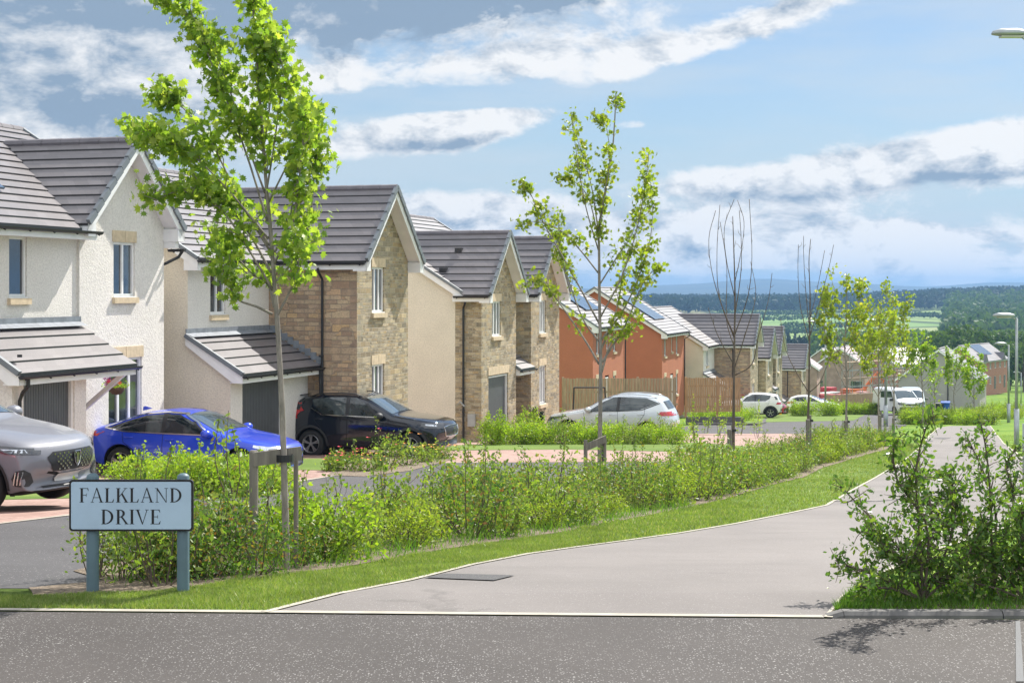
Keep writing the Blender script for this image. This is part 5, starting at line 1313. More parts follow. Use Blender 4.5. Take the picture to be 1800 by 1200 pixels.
def clip_grid(poly, st=.07):
    bm = bmesh.new(); f = bm.faces.new([bm.verts.new((a, b, 0)) for a, b in poly]); bmesh.ops.triangulate(bm, faces=[f])
    for ax in (0, 1):
        lo = min(p[ax] for p in poly); hi = max(p[ax] for p in poly); k = lo+st
        while k < hi-.005:
            co = [0, 0, 0]; no = [0, 0, 0]; co[ax] = k; no[ax] = 1; bmesh.ops.bisect_plane(bm, geom=bm.verts[:]+bm.edges[:]+bm.faces[:], plane_co=co, plane_no=no, dist=1e-5); k += st
    bm.verts.index_update(); V = [(v.co.x, v.co.y) for v in bm.verts]; Fc = [tuple(v.index for v in f.verts) for f in bm.faces]; bm.free(); return V, Fc
def project(mb, bvh, poly, side, off=.006, st=.07):
    """lay a 2-D polygon on the body: side 'L'/'R' = (x, z), 'F'/'B' = (y, z), 'T' = (x, y)"""
    V, Fc = clip_grid(poly, st); out = []; ok = []
    for a, b in V:
        o, d_ = {'L': (Vector((a, 4, b)), Vector((0, -1, 0))), 'R': (Vector((a, -4, b)), Vector((0, 1, 0))), 'F': (Vector((6, a, b)), Vector((-1, 0, 0))), 'B': (Vector((-6, a, b)), Vector((1, 0, 0))), 'T': (Vector((a, b, 5)), Vector((0, 0, -1)))}[side]
        h, n, i, dd = bvh.ray_cast(o, d_)
        ok.append(h is not None); out.append(tuple(h+n*off-d_*off*.3) if h is not None else (0, 0, 0))
    Fk = [f for f in Fc if all(ok[i] for i in f)]
    if side == 'R': Fk = [f[::-1] for f in Fk]
    mb.add(out, Fk)
def wheel(par, x, y, r, sy, spokes=5, wd=.21, dark=False):
    w_ = MB(); w_.lathe([(r*.66, -wd/2), (r*.9, -wd/2), (r*.985, -wd*.36), (r, -wd*.2), (r, wd*.2), (r*.985, wd*.36), (r*.9, wd/2), (r*.66, wd/2)], (0, 0, 0), 32, 'y')
    o = w_.build('wheel', M_tyre, par, True); o.location = (x, y, r)
    m = MB(); yo = sy*wd*.40; m.lathe([(r*.68, sy*wd*.46), (r*.64, sy*wd*.5), (r*.60, sy*wd*.42), (r*.6, -sy*wd*.3)], (0, 0, 0), 32, 'y')
    for k in range(spokes):
        a = 2*math.pi*k/spokes+.3
        for da in (-.13, .13):
            p = lambda q, yy, dd=0: (q*math.cos(a+dd), yy, q*math.sin(a+dd)); m.bar(p(r*.1, yo), p(r*.62, yo+sy*.004, da), r*.085, .03, up=(0, 1, 0))
    m.lathe([(0, yo+sy*.02), (r*.13, yo+sy*.015), (r*.15, yo-sy*.02)], (0, 0, 0), 12, 'y'); m.build('rim', M_rim, o, False)
    b = MB(); b.lathe([(0, -sy*.0), (r*.62, -sy*.0)], (0, 0, 0), 24, 'y'); b.build('brake_disc', M_well, o); return o
def car(label, pos, rz, P, pnt, group=None, name='parked_car', cat='car', roofm=None):
    L, W = P['L'], P['W']; key = P.setdefault('_me', None)
    if key is None: P['_me'] = make_body(L, W, P['top'], P['belt'], P['bot'], P['fx'], P['rx'], P['r'], P['tum'], front_round=P.get('fr', .3), taper_f=P.get('tf', .13), taper_r=P.get('tr', .10))
    me = P['_me'].copy(); carve(me, pnt, L, W, P['fx'], P['rx'], P['r']); root = thing(name, label, cat, pos, rz, group)
    bd = bpy.data.objects.new('body', me); link(bd, root); dep = BVHTree.FromPolygons([v.co[:] for v in me.vertices], [tuple(p.vertices) for p in me.polygons])
    X = lambda q: L/2-q
    for sd in 'LR':
        for wq in P['win']:
            m = MB(); project(m, dep, [(X(a), b) for a, b in wq], sd, .007); m.build('side_window', M_cglass, root, True)
        for wq in P.get('pil', []):
            m = MB(); project(m, dep, [(X(a), b) for a, b in wq], sd, .005); m.build('window_pillar', M_grille, root, True)
        if P.get('trim'):
            m = MB(); T_ = P['trim']
            for a, b in zip(T_, T_[1:]):
                d_ = Vector((b[0]-a[0], b[1]-a[1])).normalized(); n = Vector((-d_.y, d_.x))*.012
                project(m, dep, [(X(a[0]+n.x), a[1]+n.y), (X(b[0]+n.x), b[1]+n.y), (X(b[0]-n.x), b[1]-n.y), (X(a[0]-n.x), a[1]-n.y)], sd, .012)
            m.build('window_trim', P.get('trimm', M_chrome), root)
        m = MB()
        for T_ in P.get('seams', []):
            for a, b in zip(T_, T_[1:]):
                d_ = Vector((b[0]-a[0], b[1]-a[1])).normalized(); n = Vector((-d_.y, d_.x))*.005
                project(m, dep, [(X(a[0]+n.x), a[1]+n.y), (X(b[0]+n.x), b[1]+n.y), (X(b[0]-n.x), b[1]-n.y), (X(a[0]-n.x), a[1]-n.y)], sd, .003)
        if m.v: m.build('door_gap', M_well, bd)
        sy = 1 if sd == 'L' else -1
        for hx, hz in P.get('handles', []):
            m = MB(); h, n, i, dd = dep.ray_cast(Vector((X(hx), 4*sy, hz)), Vector((0, -sy, 0)))
            if h: m.tube([(X(hx)+.10, h.y-sy*.0, hz), (X(hx)+.07, h.y+sy*.03, hz), (X(hx)-.07, h.y+sy*.03, hz), (X(hx)-.10, h.y, hz)], .013, 6); m.build('door_handle', pnt, bd, True)
        if P.get('clad'):
            m = MB(); cz = P['r']*.98
            for xx in (P['fx'], P['rx']):
                ra, rb_ = P['r']+.07, P['r']+.07+P.get('cw', .065); k = 18
                for j in range(k):
                    a0, a1 = math.pi*(-.08+1.16*j/k), math.pi*(-.08+1.16*(j+1)/k); q = lambda rr, a: (X(xx)+rr*math.cos(a), cz+rr*math.sin(a)); project(m, dep, [q(ra, a0), q(rb_, a0), q(rb_, a1), q(ra, a1)], sd, .012, .2)
            project(m, dep, [(X(P['fx']+P['r']+.07), P['r']-.08), (X(P['rx']-P['r']-.07), P['r']-.08), (X(P['rx']-P['r']-.09), .24), (X(P['fx']+P['r']+.09), .24)][::1], sd, .012)
            m.build('wheel_cladding', M_clad, bd)
        for nm, poly, mm in P.get('side', []):
            m = MB(); project(m, dep, [(X(a), b) for a, b in poly], sd, .009, .05); m.build(nm, mm, root, True)
        # door mirror
        mx, mz = P['mirror']; h, n, i, dd = dep.ray_cast(Vector((X(mx), 4*sy, mz)), Vector((0, -sy, 0))); yy = h.y if h else W/2*sy
        m = MB(); prf = [(.0, -.10), (.05, -.095), (.075, -.04), (.078, .03), (.06, .08), (.0, .095)]
        m.lathe([(q[0]*.95, q[1]) for q in prf], (0, 0, 0), 12, 'y'); o = m.build('mirror', P.get('mirm', pnt), root, True); o.location = (X(mx), yy+sy*.12, mz+.045); o.scale = (1.5, 1.15, 1.2)
        m = MB(); m.bar((X(mx)+.02, yy-sy*.03, mz-.0), (X(mx), yy+sy*.1, mz+.02), .05, .03); m.build('mirror_arm', M_clad, root)
        for xx in (P['fx'], P['rx']): wheel(root, X(xx), sy*(W/2-.115), P['r'], sy, P.get('spokes', 5))
    hw_ = lambda z: None
    def tops(x0, x1, w0, w1, nm, mm, side='T', off=.006):
        m = MB(); project(m, dep, [(X(x0), -w0), (X(x0), w0), (X(x1), w1), (X(x1), -w1)], side, off); m.build(nm, mm, root, True)
    a = P['ws']; tops(a[0], a[1], a[2], a[3], 'windscreen', M_screen)
    a = P['rs']
    if a: 
        m = MB(); project(m, dep, a, 'B', .006); m.build('rear_window', M_cglass, root, True)
    for nm, poly, mm in P.get('front', []):
        for sgn in ((1, -1) if min(q[0] for q in poly) > .0 else (1,)):
            m = MB(); project(m, dep, [(q[0]*sgn, q[1]) for q in poly], 'F', .008, .05); m.build(nm, mm, root, True)
    for nm, poly, mm in P.get('back', []):
        for sgn in ((1, -1) if min(q[0] for q in poly) > .0 else (1,)):
            m = MB(); project(m, dep, [(q[0]*sgn, q[1]) for q in poly], 'B', .008, .05); m.build(nm, mm, root, True)
    if P.get('rails'):
        x0, x1, yy = P['rails']; 
        for sgn in (1, -1):
            pts = []
            for k in range(9):
                x = x0+(x1-x0)*k/8; h, n, i, dd = dep.ray_cast(Vector((X(x), yy*sgn, 4)), Vector((0, 0, -1)))
                if h: pts.append((X(x), yy*sgn, h.z+(.0 if k in (0, 8) else .045)))
            m = MB(); m.tube(pts, .014, 6); m.build('roof_rail', P.get('railm', M_chrome), root, True)
    return root, dep
rect = lambda y0, y1, z0, z1: [(y0, z0), (y1, z0), (y1, z1), (y0, z1)]
HV = -A_ST; HL = math.pi-A_ST
# --- blue fastback
BLUE = dict(L=4.67, W=1.80, r=.325, fx=.92, rx=3.66, tum=.42, mirror=(1.62, .93),
  top=[(0, .50), (.05, .66), (.16, .735), (.5, .82), (1.0, .905), (1.25, .945), (1.42, .99), (1.8, 1.19), (2.15, 1.345), (2.45, 1.405), (2.8, 1.42), (3.2, 1.385), (3.6, 1.28), (4.0, 1.14), (4.3, 1.06), (4.5, 1.02), (4.6, .97), (4.64, .80), (4.67, .6)],
  belt=[(0, .5), (.2, .66), (.6, .76), (1.4, .89), (2.5, .93), (3.6, .96), (4.3, .97), (4.67, .7)], bot=[(0, .26), (.3, .19), (.6, .18), (4.2, .2), (4.5, .3), (4.67, .38)],
  win=[[(1.72, .95), (2.62, .965), (2.64, 1.335), (2.38, 1.325), (2.05, 1.20)], [(2.72, .965), (3.52, .985), (3.95, 1.04), (3.55, 1.18), (3.15, 1.30), (2.74, 1.335)]],
  trim=[(1.66, .935), (2.7, .95), (3.56, .97), (4.05, 1.04), (3.6, 1.205), (3.2, 1.325), (2.7, 1.37), (2.3, 1.345), (1.95, 1.19), (1.66, 1.0)],
  seams=[[(1.42, .90), (1.46, .3), (1.6, .25)], [(2.66, .95), (2.68, .28)], [(3.62, .95), (3.58, .75), (3.35, .6), (3.3, .27)]], handles=[(2.5, .83), (3.45, .86)], pil=[[(2.60, .96), (2.74, .96), (2.76, 1.345), (2.62, 1.345)], [(1.66, .95), (1.74, .95), (2.08, 1.20), (2.0, 1.2)], [(3.45, .98), (4.0, 1.035), (3.98, 1.06), (3.45, 1.0)]],
  ws=(1.46, 2.22, .70, .56), rs=rect(-.5, .5, 1.05, 1.3), side=[('headlamp', [(.16, .60), (.62, .71), (.62, .76), (.2, .70)], M_refl), ('sill', [(1.3, .24), (3.3, .24), (3.3, .3), (1.3, .3)], M_clad)],
  front=[('grille', [(-.62, .42), (.62, .42), (.66, .56), (-.66, .56)], M_grille), ('headlamp', [(.5, .585), (.84, .6), (.84, .68), (.52, .665)], M_hlamp), ('lower_grille', [(-.72, .25), (.72, .25), (.62, .36), (-.62, .36)], M_grille), ('number_plate', rect(-.26, .26, .36, .47), M_plate), ('fog_lamp', rect(.68, .84, .30, .40), M_grille)],
  back=[('tail_lamp', [(.35, .88), (.85, .86), (.85, .96), (.35, .96)], M_rlamp), ('number_plate', rect(-.26, .26, .5, .61), M_plate)])
P_blue = paint('paint_blue', (.010, .055, .60), .3, .12)
x, y = 33.9*(346-900)/F, 33.9
bc, _ = car('bright blue fastback car parked across the driveway behind the green shrubs', (x, y, -3.92), HV, BLUE, P_blue)
m = MB(); m.prism([(-1.05, -.01, 1.40), (-1.28, -.01, 1.345), (-1.27, -.01, 1.43), (-1.22, -.01, 1.445)], (0, .02, 0)); m.build('aerial', P_blue, bc)
# --- black compact SUV
BLK = dict(L=4.43, W=1.87, r=.355, fx=.90, rx=3.60, tum=.34, mirror=(1.70, 1.06), clad=True, tf=.12, tr=.08,
  top=[(0, .55), (.04, .80), (.12, .93), (.3, 1.0), (.7, 1.06), (1.2, 1.115), (1.38, 1.15), (1.75, 1.37), (2.1, 1.555), (2.35, 1.625), (2.8, 1.652), (3.4, 1.63), (3.9, 1.565), (4.1, 1.51), (4.18, 1.40), (4.33, 1.05), (4.40, .9), (4.43, .55)],
  belt=[(0, .55), (.15, .86), (.6, .96), (1.4, 1.04), (2.6, 1.07), (3.3, 1.10), (4.0, 1.14), (4.3, .98), (4.43, .6)], bot=[(0, .34), (.35, .23), (.6, .22), (3.9, .24), (4.2, .32), (4.43, .40)],
  win=[[(1.85, 1.09), (2.55, 1.105), (2.58, 1.54), (2.42, 1.54), (2.15, 1.40)], [(2.66, 1.105), (3.28, 1.125), (3.55, 1.28), (3.62, 1.48), (3.2, 1.535), (2.68, 1.545)], [(3.95, 1.21), (4.08, 1.23), (3.98, 1.44), (3.82, 1.46)]],
  trim=[(1.75, 1.065), (2.6, 1.085), (3.3, 1.10), (3.62, 1.27)], seams=[[(1.48, 1.03), (1.50, .35)], [(2.60, 1.07), (2.62, .33)], [(3.52, 1.2), (3.5, .95), (3.3, .75), (3.22, .33)]], handles=[(2.42, .96), (3.38, 1.0)],
  pil=[[(2.54, 1.09), (2.68, 1.09), (2.70, 1.55), (2.56, 1.55)], [(1.74, 1.08), (1.87, 1.09), (2.17, 1.40), (2.08, 1.40)]], ws=(1.42, 2.18, .76, .62), rs=rect(-.55, .55, 1.16, 1.42), rails=(2.3, 3.7, .60), railm=M_clad, mirm=M_clad,
  side=[('headlamp', [(.12, .80), (.62, .86), (.60, .96), (.18, .93)], M_hlamp), ('lamp_reflector', [(.24, .86), (.52, .89), (.50, .92), (.26, .90)], M_refl), ('tail_lamp', [(4.12, 1.12), (4.40, .96), (4.40, 1.06), (4.30, 1.16), (4.16, 1.46), (4.10, 1.46), (4.22, 1.14), (4.0, 1.09), (3.98, 1.0), (4.2, .98)], M_rlamp)],
  front=[('grille', [(-.45, .60), (.45, .60), (.50, .84), (-.50, .84)], M_grille), ('headlamp', [(.56, .80), (.88, .82), (.88, .94), (.58, .90)], M_hlamp), ('bumper_intake', [(-.80, .36), (.80, .36), (.74, .50), (-.74, .50)], M_grille), ('skid_plate', rect(-.7, .7, .28, .35), M_rim), ('number_plate', rect(-.26, .26, .50, .61), M_plate)],
  back=[('tail_lamp', [(.62, .92), (.88, .92), (.86, 1.2), (.78, 1.4), (.72, 1.4), (.74, 1.1), (.62, 1.02)], M_rlamp), ('number_plate', rect(-.26, .26, .8, .91), M_plate)])
P_black = paint('paint_black', (.006, .009, .018), .12, .2)
x, y = 41.3*(658-900)/F, 41.3
kc, dp = car('glossy black SUV parked on the block paving before the stone house', (x, y, -4.27), HV, BLK, P_black)
def fx_(dp, yy, zz, off=.012):
    h, n, i, dd = dp.ray_cast(Vector((6, yy, zz)), Vector((-1, 0, 0))); return h.x+off
m = MB(); c = (fx_(dp, 0, .72, .02), 0, .72)
m.lathe([(.075, -.0), (.085, .012), (.07, .012)], c, 20, 'x'); m.bar((fx_(dp, -.38, .64), -.38, .63), (fx_(dp, .38, .8), .38, .81), .012, .022); m.build('badge', M_chrome, kc)
m = MB()
for k in range(15):
    yy = -.42+.06*k; a, b = fx_(dp, yy, .62), fx_(dp, yy, .83); m.bar((a, yy, .61), (b, yy, .83), .012, .01)
m.tube([(fx_(dp, yy, zz), yy, zz) for yy, zz in ((-.46, .60), (-.2, .585), (.2, .585), (.46, .60), (.49, .72), (.51, .83), (.3, .855), (0, .86), (-.3, .855), (-.51, .83), (-.49, .72), (-.46, .60))], .013, 6); m.build('grille_bars', M_chrome, kc)
m = MB(); m.prism([(-1.75, -.62, 1.575), (-2.02, -.60, 1.52), (-2.02, .60, 1.52), (-1.75, .62, 1.575)], (0, 0, .02)); m.build('rear_spoiler', P_black, kc)
# --- silver crossover at the left edge
SIL = dict(cw=.03, fr=.34, L=4.45, W=1.84, r=.36, fx=.90, rx=3.57, tum=.36, mirror=(1.62, 1.08), clad=True, tf=.11, spokes=5,
  top=[(0, .48), (.03, .72), (.10, .85), (.28, .93), (.8, 1.02), (1.25, 1.09), (1.42, 1.15), (1.8, 1.38), (2.15, 1.55), (2.6, 1.62), (3.2, 1.62), (3.8, 1.56), (4.1, 1.46), (4.3, 1.1), (4.45, .6)],
  belt=[(0, .46), (.12, .79), (.6, .92), (1.4, 1.03), (2.6, 1.08), (4.0, 1.12), (4.3, .98), (4.45, .6)], bot=[(0, .30), (.35, .22), (3.9, .24), (4.2, .32), (4.45, .40)],
  win=[[(1.75, 1.09), (2.55, 1.12), (2.58, 1.53), (2.40, 1.52), (2.1, 1.36)], [(2.66, 1.12), (3.5, 1.15), (3.8, 1.35), (3.6, 1.49), (2.68, 1.53)]],
  seams=[[(1.48, 1.03), (1.50, .35)], [(2.60, 1.07), (2.62, .33)]], handles=[(2.42, .96)], ws=(1.44, 2.2, .76, .60), rs=rect(-.5, .5, 1.16, 1.4),
  side=[('headlamp', [(.20, .75), (.50, .76), (.80, .87), (.5, .855), (.23, .82)], M_hlamp), ('lamp_reflector', [(.26, .77), (.46, .78), (.56, .82), (.29, .81)], M_refl), ('fog_lamp_surround', [(.25, .36), (.37, .37), (.41, .46), (.36, .55), (.27, .57), (.23, .53)], M_clad)],
  front=[('grille', [(-.42, .52), (.42, .52), (.52, .70), (.42, .76), (-.42, .76), (-.52, .70)], M_grille), ('headlamp', [(.60, .74), (.80, .75), (.80, .81), (.58, .79)], M_hlamp), ('bumper_intake', [(-.50, .27), (.50, .27), (.55, .34), (-.55, .34)], M_grille), ('number_plate', rect(-.27, .27, .37, .48), M_plate)])
P_silver = paint('paint_silver', (.20, .205, .235), .40, .12, .7)
x, y = 20.2*(130-900)/F, 20.2
sx, sy_ = x-2.15*CA, y+2.15*SA
sc_, dp = car('silver crossover at the left edge, nose pointing right above the street sign', (sx, sy_, -2.76), HV, SIL, P_silver)
m = MB()
for r_ in range(7):
    for k in range(15):
        yy = -.56+.08*k+(.04 if r_ % 2 else 0); zz = .54+.032*r_
        if abs(yy) < .33+.012*r_ and abs(yy) > .09:
            h, n, i, dd = dp.ray_cast(Vector((6, yy, zz)), Vector((-1, 0, 0)))
            if h: m.box(h.x+.009, h.x+.016, yy-.014, yy+.014, zz-.011, zz+.011)
m.build('grille_studs', M_chrome, sc_)
h, n, i, dd = dp.ray_cast(Vector((6, 0, .66)), Vector((-1, 0, 0))); hx = h.x+.012
m = MB(); m.prism([(hx, -.065, 0.740), (hx, .065, 0.740), (hx, .07, 0.670), (hx, .05, 0.600), (hx, 0, 0.550), (hx, -.05, 0.600), (hx, -.07, 0.670)], (.012, 0, 0)); bd_ = m.build('badge', M_grille, sc_)
m = MB(); m.tube([(hx+.014, a, b) for a, b in ((-.065, 0.740), (.065, 0.740), (.07, 0.670), (.05, 0.600), (0, 0.550), (-.05, 0.600), (-.07, 0.670), (-.065, 0.740))], .006, 5); m.prism([(hx+.014, -.02, 0.570), (hx+.014, .03, 0.610), (hx+.014, .02, 0.660), (hx+.014, .045, 0.700), (hx+.014, .0, 0.725), (hx+.014, -.04, 0.710), (hx+.014, -.02, 0.670), (hx+.014, -.035, 0.620)], (.004, 0, 0)); m.build('emblem', M_chrome, bd_)
for sgn in (1, -1):
    m = MB()
    for k in range(3):
        pp = []
        for q_ in range(5):
            zz = .545-.04*q_; xx = SIL['L']/2-(.27+.04*k+.008*q_); h, n, i, dd = dp.ray_cast(Vector((xx, sgn*4, zz)), Vector((0, -sgn, 0)))
            if h: pp.append((h.x, h.y+sgn*.02, h.z))
        if len(pp) > 1: m.tube(pp, .008, 5)
    m.build('daytime_lamp', M_chrome, sc_)
# --- pale silver SUV facing left
PAL = dict(L=4.51, W=1.84, r=.345, fx=.93, rx=3.60, tum=.36, mirror=(1.62, 1.04), tf=.16,
  top=[(0, .50), (.05, .72), (.2, .86), (.6, .95), (1.15, 1.04), (1.36, 1.08), (1.75, 1.30), (2.15, 1.49), (2.5, 1.585), (3.0, 1.61), (3.6, 1.57), (4.05, 1.48), (4.12, 1.38), (4.34, 1.06), (4.42, .95), (4.51, .6)],
  belt=[(0, .5), (.15, .76), (.6, .88), (1.4, 1.0), (2.6, 1.05), (3.4, 1.10), (4.0, 1.12), (4.35, .96), (4.51, .6)], bot=[(0, .30), (.35, .2), (3.9, .24), (4.2, .32), (4.51, .40)],
  win=[[(1.62, 1.04), (2.55, 1.07), (2.58, 1.49), (2.42, 1.485), (2.1, 1.34)], [(2.66, 1.07), (3.35, 1.12), (3.95, 1.34), (3.55, 1.48), (2.68, 1.50)]],
  trim=[(1.6, 1.02), (2.6, 1.05), (3.4, 1.1), (4.0, 1.33)], trimm=M_clad, seams=[[(1.45, 1.0), (1.50, .35)], [(2.60, 1.05), (2.62, .33)], [(3.52, 1.2), (3.5, .95), (3.25, .6), (3.22, .33)]], handles=[(2.42, .93), (3.38, .96)], pil=[[(2.54, 1.06), (2.68, 1.06), (2.70, 1.50), (2.56, 1.50)]], ws=(1.4, 2.2, .74, .60), rs=rect(-.55, .55, 1.13, 1.38), rails=(2.2, 3.9, .60), railm=M_rim,
  side=[('headlamp', [(.14, .66), (.85, .84), (.85, .88), (.2, .78)], M_hlamp), ('tail_lamp', [(3.95, .98), (4.42, .90), (4.42, 1.02), (4.36, 1.05), (4.05, 1.06)], M_rlamp), ('sill', [(1.3, .24), (3.25, .24), (3.25, .34), (1.3, .34)], M_clad)],
  front=[('grille', [(-.55, .45), (.55, .45), (.6, .68), (-.6, .68)], M_grille), ('number_plate', rect(-.26, .26, .36, .47), M_plate)],
  back=[('tail_lamp', [(.45, .92), (.88, .92), (.86, 1.05), (.45, 1.03)], M_rlamp), ('number_plate', rect(-.26, .26, .62, .73), M_plate), ('lower_bumper', rect(-.75, .75, .38, .55), M_clad)])
P_pale = paint('paint_pale', (.62, .66, .70), .25, .3)
x, y = 53.5*(1078-900)/F, 53.5
car('pale silver SUV facing left behind the leafy hedge', (x, y, -5.02), HL, PAL, P_pale)
P_wht = paint('paint_white', (.78, .78, .77), .3, 0.)
x, y = 106*(1317-900)/F, 106
car('white SUV seen from behind, parked at the end of the newer wooden fence', (x, y, H(106)+.05), HL+R(8), dict(BLK, rails=None, mirm=None, side=[('tail_lamp', [(3.95, .92), (4.41, .90), (4.41, 1.04), (4.05, 1.06)], M_rlamp)], back=[('tail_lamp', [(.5, .92), (.88, .92), (.86, 1.06), (.5, 1.04)], M_rlamp), ('number_plate', rect(-.26, .26, .72, .83), M_plate), ('lower_bumper', rect(-.8, .8, .4, .6), M_clad)]), P_wht)
HAT = dict(L=4.1, W=1.76, r=.31, fx=.84, rx=3.38, tum=.38, mirror=(1.5, .93),
  top=[(0, .45), (.05, .66), (.2, .78), (.6, .88), (1.1, .97), (1.35, 1.05), (1.8, 1.28), (2.2, 1.42), (2.7, 1.47), (3.3, 1.42), (3.75, 1.28), (3.9, 1.1), (4.02, .9), (4.1, .55)], belt=[(0, .45), (.2, .7), (.6, .82), (1.4, .93), (3.4, 1.0), (4.1, .7)], bot=[(0, .26), (.3, .2), (3.8, .22), (4.1, .36)],
  win=[[(1.55, .96), (2.4, .98), (2.42, 1.36), (2.2, 1.34), (1.9, 1.2)], [(2.5, .98), (3.2, 1.02), (3.55, 1.18), (3.2, 1.33), (2.52, 1.37)]], seams=[[(2.45, .96), (2.46, .3)]], handles=[(2.3, .86)], ws=(1.4, 2.15, .68, .55), rs=rect(-.5, .5, 1.0, 1.25),
  side=[('headlamp', [(.14, .62), (.6, .76), (.55, .82), (.2, .74)], M_hlamp), ('tail_lamp', [(3.75, .85), (4.02, .8), (4.02, .95), (3.85, 1.0)], M_rlamp)],
  front=[('grille', [(-.5, .30), (.5, .30), (.6, .55), (-.6, .55)], M_grille), ('headlamp', [(.5, .66), (.82, .68), (.82, .76), (.52, .72)], M_hlamp), ('number_plate', rect(-.26, .26, .34, .45), M_plate)], back=[('tail_lamp', [(.5, .8), (.8, .8), (.8, .95), (.5, .95)], M_rlamp)])
P_red = paint('paint_red', (.42, .006, .025), .22, .3)
x, y = 110*(1332-900)/F, 110
car('red hatchback half hidden behind the white SUV', (x, y, H(110)+.1), HV, HAT, P_red)
x, y = 17.6*(-62-900)/F, 17.6; rx_, ry_ = x-1.93*CA, y+1.93*SA
rc, dp = car('red car barely in view at the far left edge, beside the silver crossover', (rx_, ry_, H(17.6)-.02), HV, dict(HAT, side=HAT['side']+[('indicator', [(.10, .56), (.3, .60), (.3, .66), (.12, .63)], M_amber)]), P_red)
LNG = dict(BLUE, _me=None)
x, y = 133*(1430-900)/F, 133
car('white hatchback with dark windows, beyond the street behind two round shrubs', (x, y, H(133)+.1), HV, dict(HAT, _me=None, L=4.5, rx=3.72, fx=.88, top=[(q[0]*1.1, q[1]*1.04) for q in HAT['top']], belt=[(q[0]*1.1, q[1]) for q in HAT['belt']], bot=[(q[0]*1.1, q[1]) for q in HAT['bot']], win=[[(q[0]*1.1, q[1]*1.02) for q in w_] for w_ in HAT['win']], ws=(1.54, 2.37, .68, .55)), P_wht)
P_grey = paint('paint_grey', (.30, .31, .33), .25, .5)
x, y = 152*(1446-900)/F, 152
car('grey car parked beyond the white hatchback', (x, y, H(152)+.5), HL, dict(HAT), P_grey)
# --- white van facing the camera
VAN = dict(L=4.9, W=1.92, r=.34, fx=.95, rx=4.0, tum=.12, mirror=(1.25, 1.12), tf=.10, tr=.02, clad=False,
  top=[(0, .6), (.04, .9), (.15, 1.05), (.45, 1.16), (.75, 1.24), (1.1, 1.52), (1.5, 1.80), (1.8, 1.90), (2.4, 1.93), (4.7, 1.91), (4.85, 1.8), (4.9, .8)], belt=[(0, .55), (.15, .95), (.6, 1.06), (1.0, 1.1), (4.8, 1.12), (4.9, .7)], bot=[(0, .34), (.4, .24), (4.6, .28), (4.9, .4)],
  win=[[(1.15, 1.15), (2.0, 1.15), (2.0, 1.72), (1.65, 1.72)], [(2.2, 1.15), (3.2, 1.15), (3.2, 1.7), (2.2, 1.72)]], seams=[[(2.1, 1.75), (2.1, .35)], [(3.3, 1.75), (3.3, .35)]], handles=[(1.95, 1.0)], ws=(.82, 1.55, .80, .68), rs=rect(-.6, .6, 1.2, 1.7), mirm=M_clad,
  side=[('headlamp', [(.1, .86), (.45, .9), (.5, 1.02), (.2, 1.0)], M_hlamp), ('side_trim', [(1.4, .5), (3.6, .5), (3.6, .62), (1.4, .62)], M_clad)],
  front=[('grille', [(-.45, .80), (.45, .80), (.5, .92), (-.5, .92)], M_grille), ('headlamp', [(.55, .82), (.86, .84), (.86, .98), (.58, .96)], M_hlamp), ('bumper', [(-.86, .34), (.86, .34), (.86, .68), (-.86, .68)], M_clad), ('number_plate', rect(-.26, .26, .66, .77), M_plate)], back=[])
P_wv = paint('paint_van', (.72, .74, .75), .35, 0.)
x, y = 116.5*(1577-900)/F, 116.5
vc, dp = car('white van facing the camera with one front door open, parked at the street end', (x, y, H(116.5)+.05), -R(90)+R(12), VAN, P_wv, name='parked_van', cat='van')
m = MB(); m.bar((1.15, -.95, .85), (.85, -1.75, .85), .05, .95, up=(0, 0, 1)); dr_ = m.build('open_door', P_wv, vc)
m = MB(); m.bar((1.10, -.99, 1.55), (.88, -1.70, 1.55), .035, .44); m.build('window', M_cglass, dr_)
x, y = 124*(1603-900)/F, 124
car('second pale van partly hidden behind the white van', (x, y, H(124)+.05), -R(90)-R(12), dict(VAN), paint('paint_van_grey', (.5, .56, .58), .35, 0.), name='parked_van', cat='van')
# ------------------------------------------------------------------ street name plate
GL = {}
def stem(x, w_=.15, h=1.): return [[(x, 0), (x+w_, 0), (x+w_, h), (x, h)], [(x-.07, 0), (x+w_+.07, 0), (x+w_+.07, .035), (x-.07, .035)], [(x-.07, h-.035), (x+w_+.07, h-.035), (x+w_+.07, h), (x-.07, h)]]
def bowl(x, yb_, yt, rx_o, th=.15, tn_=.055):
    out = []; n = 18; cy = (yb_+yt)/2; ry = (yt-yb_)/2
    for k in range(n):
        a0, a1 = -math.pi/2+math.pi*k/n, -math.pi/2+math.pi*(k+1)/n
        q = lambda a: ((x+rx_o*math.cos(a), cy+ry*math.sin(a)), (x+(rx_o-th)*math.cos(a), cy+(ry-tn_)*math.sin(a))); (a, b), (c, d_) = q(a0), q(a1); out.append([a, c, d_, b])
    return out
GL['F'] = (.60, stem(.07)+[[(.18, .962), (.56, .962), (.56, 1), (.18, 1)], [(.56, 1), (.60, .80), (.575, .80), (.50, .962)], [(.18, .49), (.44, .49), (.44, .53), (.18, .53)], [(.43, .40), (.455, .40), (.455, .62), (.43, .62)]])
GL['E'] = (.64, stem(.07)+[[(.18, .962), (.56, .962), (.56, 1), (.18, 1)], [(.56, 1), (.60, .80), (.575, .80), (.50, .962)], [(.18, .49), (.44, .49), (.44, .53), (.18, .53)], [(.43, .40), (.455, .40), (.455, .62), (.43, .62)], [(.18, 0), (.58, 0), (.58, .038), (.18, .038)], [(.58, 0), (.63, .22), (.605, .22), (.51, .038)]])
GL['L'] = (.60, stem(.07)+[[(.18, 0), (.55, 0), (.55, .038), (.18, .038)], [(.55, 0), (.60, .24), (.575, .24), (.47, .038)]])
GL['I'] = (.26, stem(.07))
